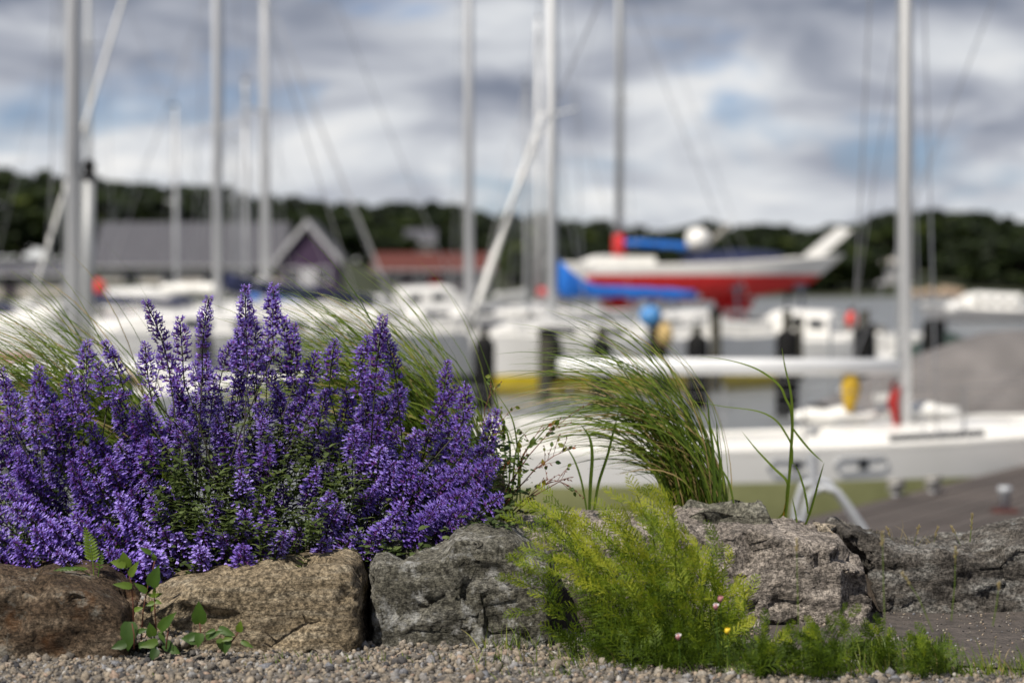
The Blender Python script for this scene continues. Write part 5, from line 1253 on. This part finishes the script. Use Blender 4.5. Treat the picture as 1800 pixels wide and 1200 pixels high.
small_tuft(470, 6.22, 14, (.01, .035), 'faint grass sprouts out on the open gravel', 9, spread=.2)
small_tuft(1370, 6.45, 70, (.02, .06), 'thin grass creeping onto the worn path by the granite stone', 12, spread=.10)
small_tuft(1130, 6.36, 160, (.03, .09), 'dark grass at the roots of the mayweed bush', 13, spread=.18)
small_tuft(1585, 7.66, 26, (.04, .10), 'thin dry grass on top of the dark kerb stone dip', 10, (.0008, .0016), 'seed', .10, z=.16)
small_tuft(1440, 7.6, 22, (.04, .09), 'thin dry grass behind the cream wedge stone', 11, (.0008, .0016), 'seed', .06, z=.17)
# single tall stalks with seed heads
def seed_stalk(pts, Y, label, head=.04, seed=0, wide=.0016, mat='seed'):
    r = random.Random(seed); b = at(*pts[0], Y); root = empty('seed_stalk', b); tag(root, label, 'grass'); P = [at(px, py, Y) - b for (px, py) in pts]
    mb = MB(); mb.tube(P, [wide, wide * .9] + [wide * .6] * (len(P) - 2), 4); mb.build('stalk', M['grass'], root)
    hb = MB(); e_ = P[-1]; d = (P[-1] - P[-2]).normalized()
    for k in range(26):
        q = e_ - d * head * r.random(); dd = (d + Vector((r.gauss(0, .35), r.gauss(0, .35), r.gauss(0, .2)))).normalized(); hb.tube([q, q + dd * .005, q + dd * .011], [.0006, .0015, .0004], 4, cap=False, rnd=r.random())
    hb.build('seed_head', M[mat], root)
seed_stalk([(1705, 952), (1707, 930), (1709, 905)], 7.6, 'short plump seed head standing on the dark kerb stone', .05, 1)
seed_stalk([(1404, 1130), (1402, 1040), (1400, 950)], 5.9, 'thin blurred stalk in front of the granite stone joint', .03, 2)
seed_stalk([(1556, 1120), (1553, 1030), (1551, 938)], 5.8, 'thin blurred stalk before the gap beside the dark kerb stone', .03, 3)
seed_stalk([(1672, 1090), (1678, 1030), (1680, 965)], 5.9, 'thin blurred stalk before the dark kerb stone middle', .04, 4)
seed_stalk([(1640, 1110), (1615, 1050), (1588, 1010)], 5.8, 'leaning blurred stalk rising from the low mayweed patch', .03, 5)
seed_stalk([(1745, 1100), (1752, 1060), (1756, 1025)], 5.8, 'short blurred stalk on the path side of the grass fringe', .02, 6)
for i, (px, hpx, py) in enumerate([(1606, 1615, 925), (1640, 1648, 928), (1570, 1560, 928), (1690, 1672, 925)]):
    seed_stalk([(px, 962), ((px + hpx) / 2, 942), (hpx, py)], 7.62, ['hair-thin seed stalk leaning over the dip in the dark stone', 'hair-thin upright seed stalk over the dip in the dark stone', 'hair-thin seed stalk at the cream stone end of the dark stone', 'hair-thin slanting seed stalk next to the plump seed head'][i], .03, 20 + i, .0008)

# ------------------------------------------------------------------ broad-leaved weeds between the stones
def broad_leaf(px, py, Y, length_px, width_px, ang_deg, root, face=-.6, rnd=.5, mat='weed', toothed=True, fold=.18):
    """a toothed heart-shaped leaf; base at (px, py), pointing at ang_deg in the picture plane (90 = up)"""
    s_ = Y / FPX; L, W = length_px * s_, width_px * s_; b = at(px, py, Y) - root.location; a = R(ang_deg)
    d = Vector((math.cos(a), face * .5, math.sin(a))).normalized(); u = d.cross(Vector((0, -1, .35))).normalized(); n = u.cross(d).normalized(); n = n if n.y < 0 or n.z > 0 else -n
    mb = MB(); prof = [(0, .10), (.06, .62), (.16, .90), (.30, 1.0), (.46, .90), (.62, .70), (.76, .46), (.88, .24), (1.0, .02)]; rows = []
    for i, (t, w_) in enumerate(prof):
        c = b + d * L * t - n * L * .14 * t * t; ww = W / 2 * w_
        tooth = (.93 if i % 2 else 1.05) if toothed else 1
        rows.append([c - u * ww * tooth + n * ww * fold - d * L * (.06 if i == 1 else 0), c - u * ww * .5 + n * ww * fold * .9 * .6 + n * .0008 * math.sin(i * 3), c, c + u * ww * .5 + n * ww * fold * .9 * .6 + n * .0008 * math.sin(i * 3), c + u * ww * tooth + n * ww * fold - d * L * (.06 if i == 1 else 0)])
    mb.loft(rows, rnd=rnd); return mb.build('leaf', M[mat], root, smooth=True)
def weed(label, base, stems, leaves, Y):
    p = at(*base, Y); root = empty('broadleaf_weed', (p.x, Y, max(0, p.z))); tag(root, label, 'weed')
    for pts in stems:
        mb = MB(); mb.tube([at(px, py, Y) - root.location for px, py in pts], [.0024, .002] + [.0016] * (len(pts) - 2), 5, rnd=.1); mb.build('stem', M['twig'], root, smooth=True)
    for (px, py, l, w_, a, q) in leaves: broad_leaf(px, py, Y + rng.uniform(-.02, .02), l, w_, a, root, rnd=q)
weed('two-stemmed weed with yellow-green leaves growing in the gap between brown and tan stones', (235, 1130), [[(236, 1130), (234, 1060), (231, 1025), (224, 1000)], [(248, 1125), (252, 1070), (260, 1030), (268, 1005), (272, 985)]],
     [(222, 997, 30, 24, 100, .75), (221, 992, 28, 18, 165, .85), (228, 1012, 34, 14, 60, .8), (266, 1030, 42, 26, 70, .45), (272, 985, 16, 10, 100, .7), (232, 1030, 34, 14, 170, .7), (258, 1040, 28, 12, 140, .6), (236, 1072, 18, 10, 20, .8), (266, 972, 24, 10, 150, .6)], 6.50)
weed('low weed with one long hanging leaf beside the gap between brown and tan stones', (236, 1135), [[(236, 1140), (236, 1115), (232, 1095)]], [(228, 1092, 52, 32, 268, .3), (222, 1130, 28, 18, 195, .25), (242, 1110, 20, 10, 20, .4), (244, 1135, 22, 14, 20, .2)], 6.44)
weed('slim red-stemmed weed with a small leaf whorl against the tan stone', (275, 1110), [[(275, 1110), (272, 1070), (271, 1045)]], [(271, 1045, 18, 7, 85, .85), (271, 1048, 18, 8, 25, .8), (271, 1048, 16, 7, 155, .8), (271, 1058, 16, 9, 200, .75), (272, 1055, 15, 8, -20, .75), (272, 1062, 14, 8, 240, .75)], 6.50)
weed('small weed with a pointed side leaf at the foot of the tan stone', (290, 1140), [[(292, 1140), (294, 1118), (296, 1105)]], [(280, 1106, 46, 20, 48, .5), (268, 1118, 26, 20, 100, .55), (278, 1128, 34, 18, 190, .6), (290, 1128, 26, 20, -50, .3), (282, 1110, 24, 12, 290, .55), (276, 1140, 24, 18, 240, .1), (298, 1138, 22, 16, -25, .45)], 6.42)
weed('weed with one upright heart-shaped leaf in front of the tan stone', (352, 1130), [[(353, 1132), (353, 1110), (351, 1094)]], [(351, 1096, 42, 28, 91, .5), (350, 1122, 32, 24, 175, .35), (352, 1112, 26, 18, 260, .45), (362, 1120, 34, 14, 25, .45), (344, 1115, 22, 16, 210, .35)], 6.42)
weed('spreading weed with drooping leaves where tan stone meets gravel', (400, 1128), [[(400, 1135), (396, 1115), (380, 1106)], [(402, 1135), (414, 1118), (420, 1108)]], [(420, 1110, 22, 14, 80, .8), (384, 1104, 34, 16, -20, .45), (384, 1122, 30, 14, -62, .6), (402, 1124, 26, 14, 255, .35), (424, 1126, 26, 10, -25, .6), (378, 1106, 20, 8, 200, .55), (408, 1118, 20, 12, 200, .75)], 6.42)
# fern-like tansy shoots at the bed edge
def pinnate(label, pts, Y, n, lw, seed, tone=.7):
    r = random.Random(seed); b = at(*pts[0], Y); root = empty('tansy_shoot', b); tag(root, label, 'plant'); P = [at(px, py, Y) - b for px, py in pts]
    mb = MB(); mb.tube(P, .0018, 4, rnd=tone); mb.build('stem', M['weed'], root)
    for k in range(n):
        t = .35 + .65 * k / (n - 1); f_ = t * (len(P) - 1); i0 = min(len(P) - 2, int(f_)); q = P[i0] + (P[i0 + 1] - P[i0]) * (f_ - i0); d = (P[i0 + 1] - P[i0]).normalized()
        for sg in (1, -1):
            lb = MB(); dd = (d * .55 + Vector((sg, -.2, 0))).normalized(); ln = lw * math.sin(math.pi * clamp(.2 + .72 * t, 0, 1)); leaf(lb, q, dd, Vector((0, -1, .3)), ln, ln * .36, r, rnd=clamp(tone + r.gauss(0, .08), 0, 1)); lb.build('leaflet', M['weed'], root)
pinnate('upright fern-like tansy shoot in front of the catmint over the brown stone', [(165, 1012), (163, 985), (158, 955), (150, 928)], 6.70, 12, .026, 1, .85)
pinnate('spreading tansy leaf resting on the brown stone edge', [(158, 1010), (140, 1000), (120, 998), (98, 1002)], 6.68, 9, .030, 2, .65)
pinnate('thin tansy shoot leaning beside the upright fern-like one', [(172, 1015), (176, 990), (180, 972)], 6.70, 6, .014, 3, .6)
# small flowers in front of the granite stone
def campion(label, px, py, Y, mats, stalk):
    c = at(px, py, Y); root = empty('wild_flower', (c.x, Y, 0)); tag(root, label, 'flower'); mb = MB(); mb.tube([(.01, 0, 0), (.005, 0, c.z * .5), (0, 0, c.z)], .0014, 4, rnd=.5); mb.build('stalk', M['weed'], root)
    hb = MB(); hb.tube([(0, 0, c.z - .012), (0, -.002, c.z - .004), (0, -.004, c.z + .004)], [.003, .0075, .005], 8); hb.build('calyx', M[mats[1]], root, smooth=True)
    for k in range(5):
        a = k * 1.257; pb = MB(); cc = Vector((0, -.006, c.z + .003)); u = Vector((math.cos(a), -.3, math.sin(a) * .6)); v = Vector((-math.sin(a), 0, math.cos(a)))
        pb.add([cc, cc + u * .004 + v * .0025, cc + u * .008 + v * .0025, cc + u * .007, cc + u * .008 - v * .0025, cc + u * .004 - v * .0025], [(0, 1, 2, 3), (0, 3, 4, 5)]); pb.build('petal', M[mats[0]], root)
campion('white campion flower with pink calyx beside the mayweed bush', 1258, 1063, 6.2, ('white_petal', 'pink_calyx'), 1)
campion('fading pink campion bud just above the white one', 1266, 1050, 6.22, ('pink_calyx', 'pink_calyx'), 1)
campion('white campion flower low at the foot of the mayweed bush', 1192, 1116, 6.2, ('white_petal', 'pink_calyx'), 1)
campion('small yellow flower low on the path side of the mayweed bush', 1278, 1106, 6.2, ('yellow_petal', 'yellow_petal'), 1)
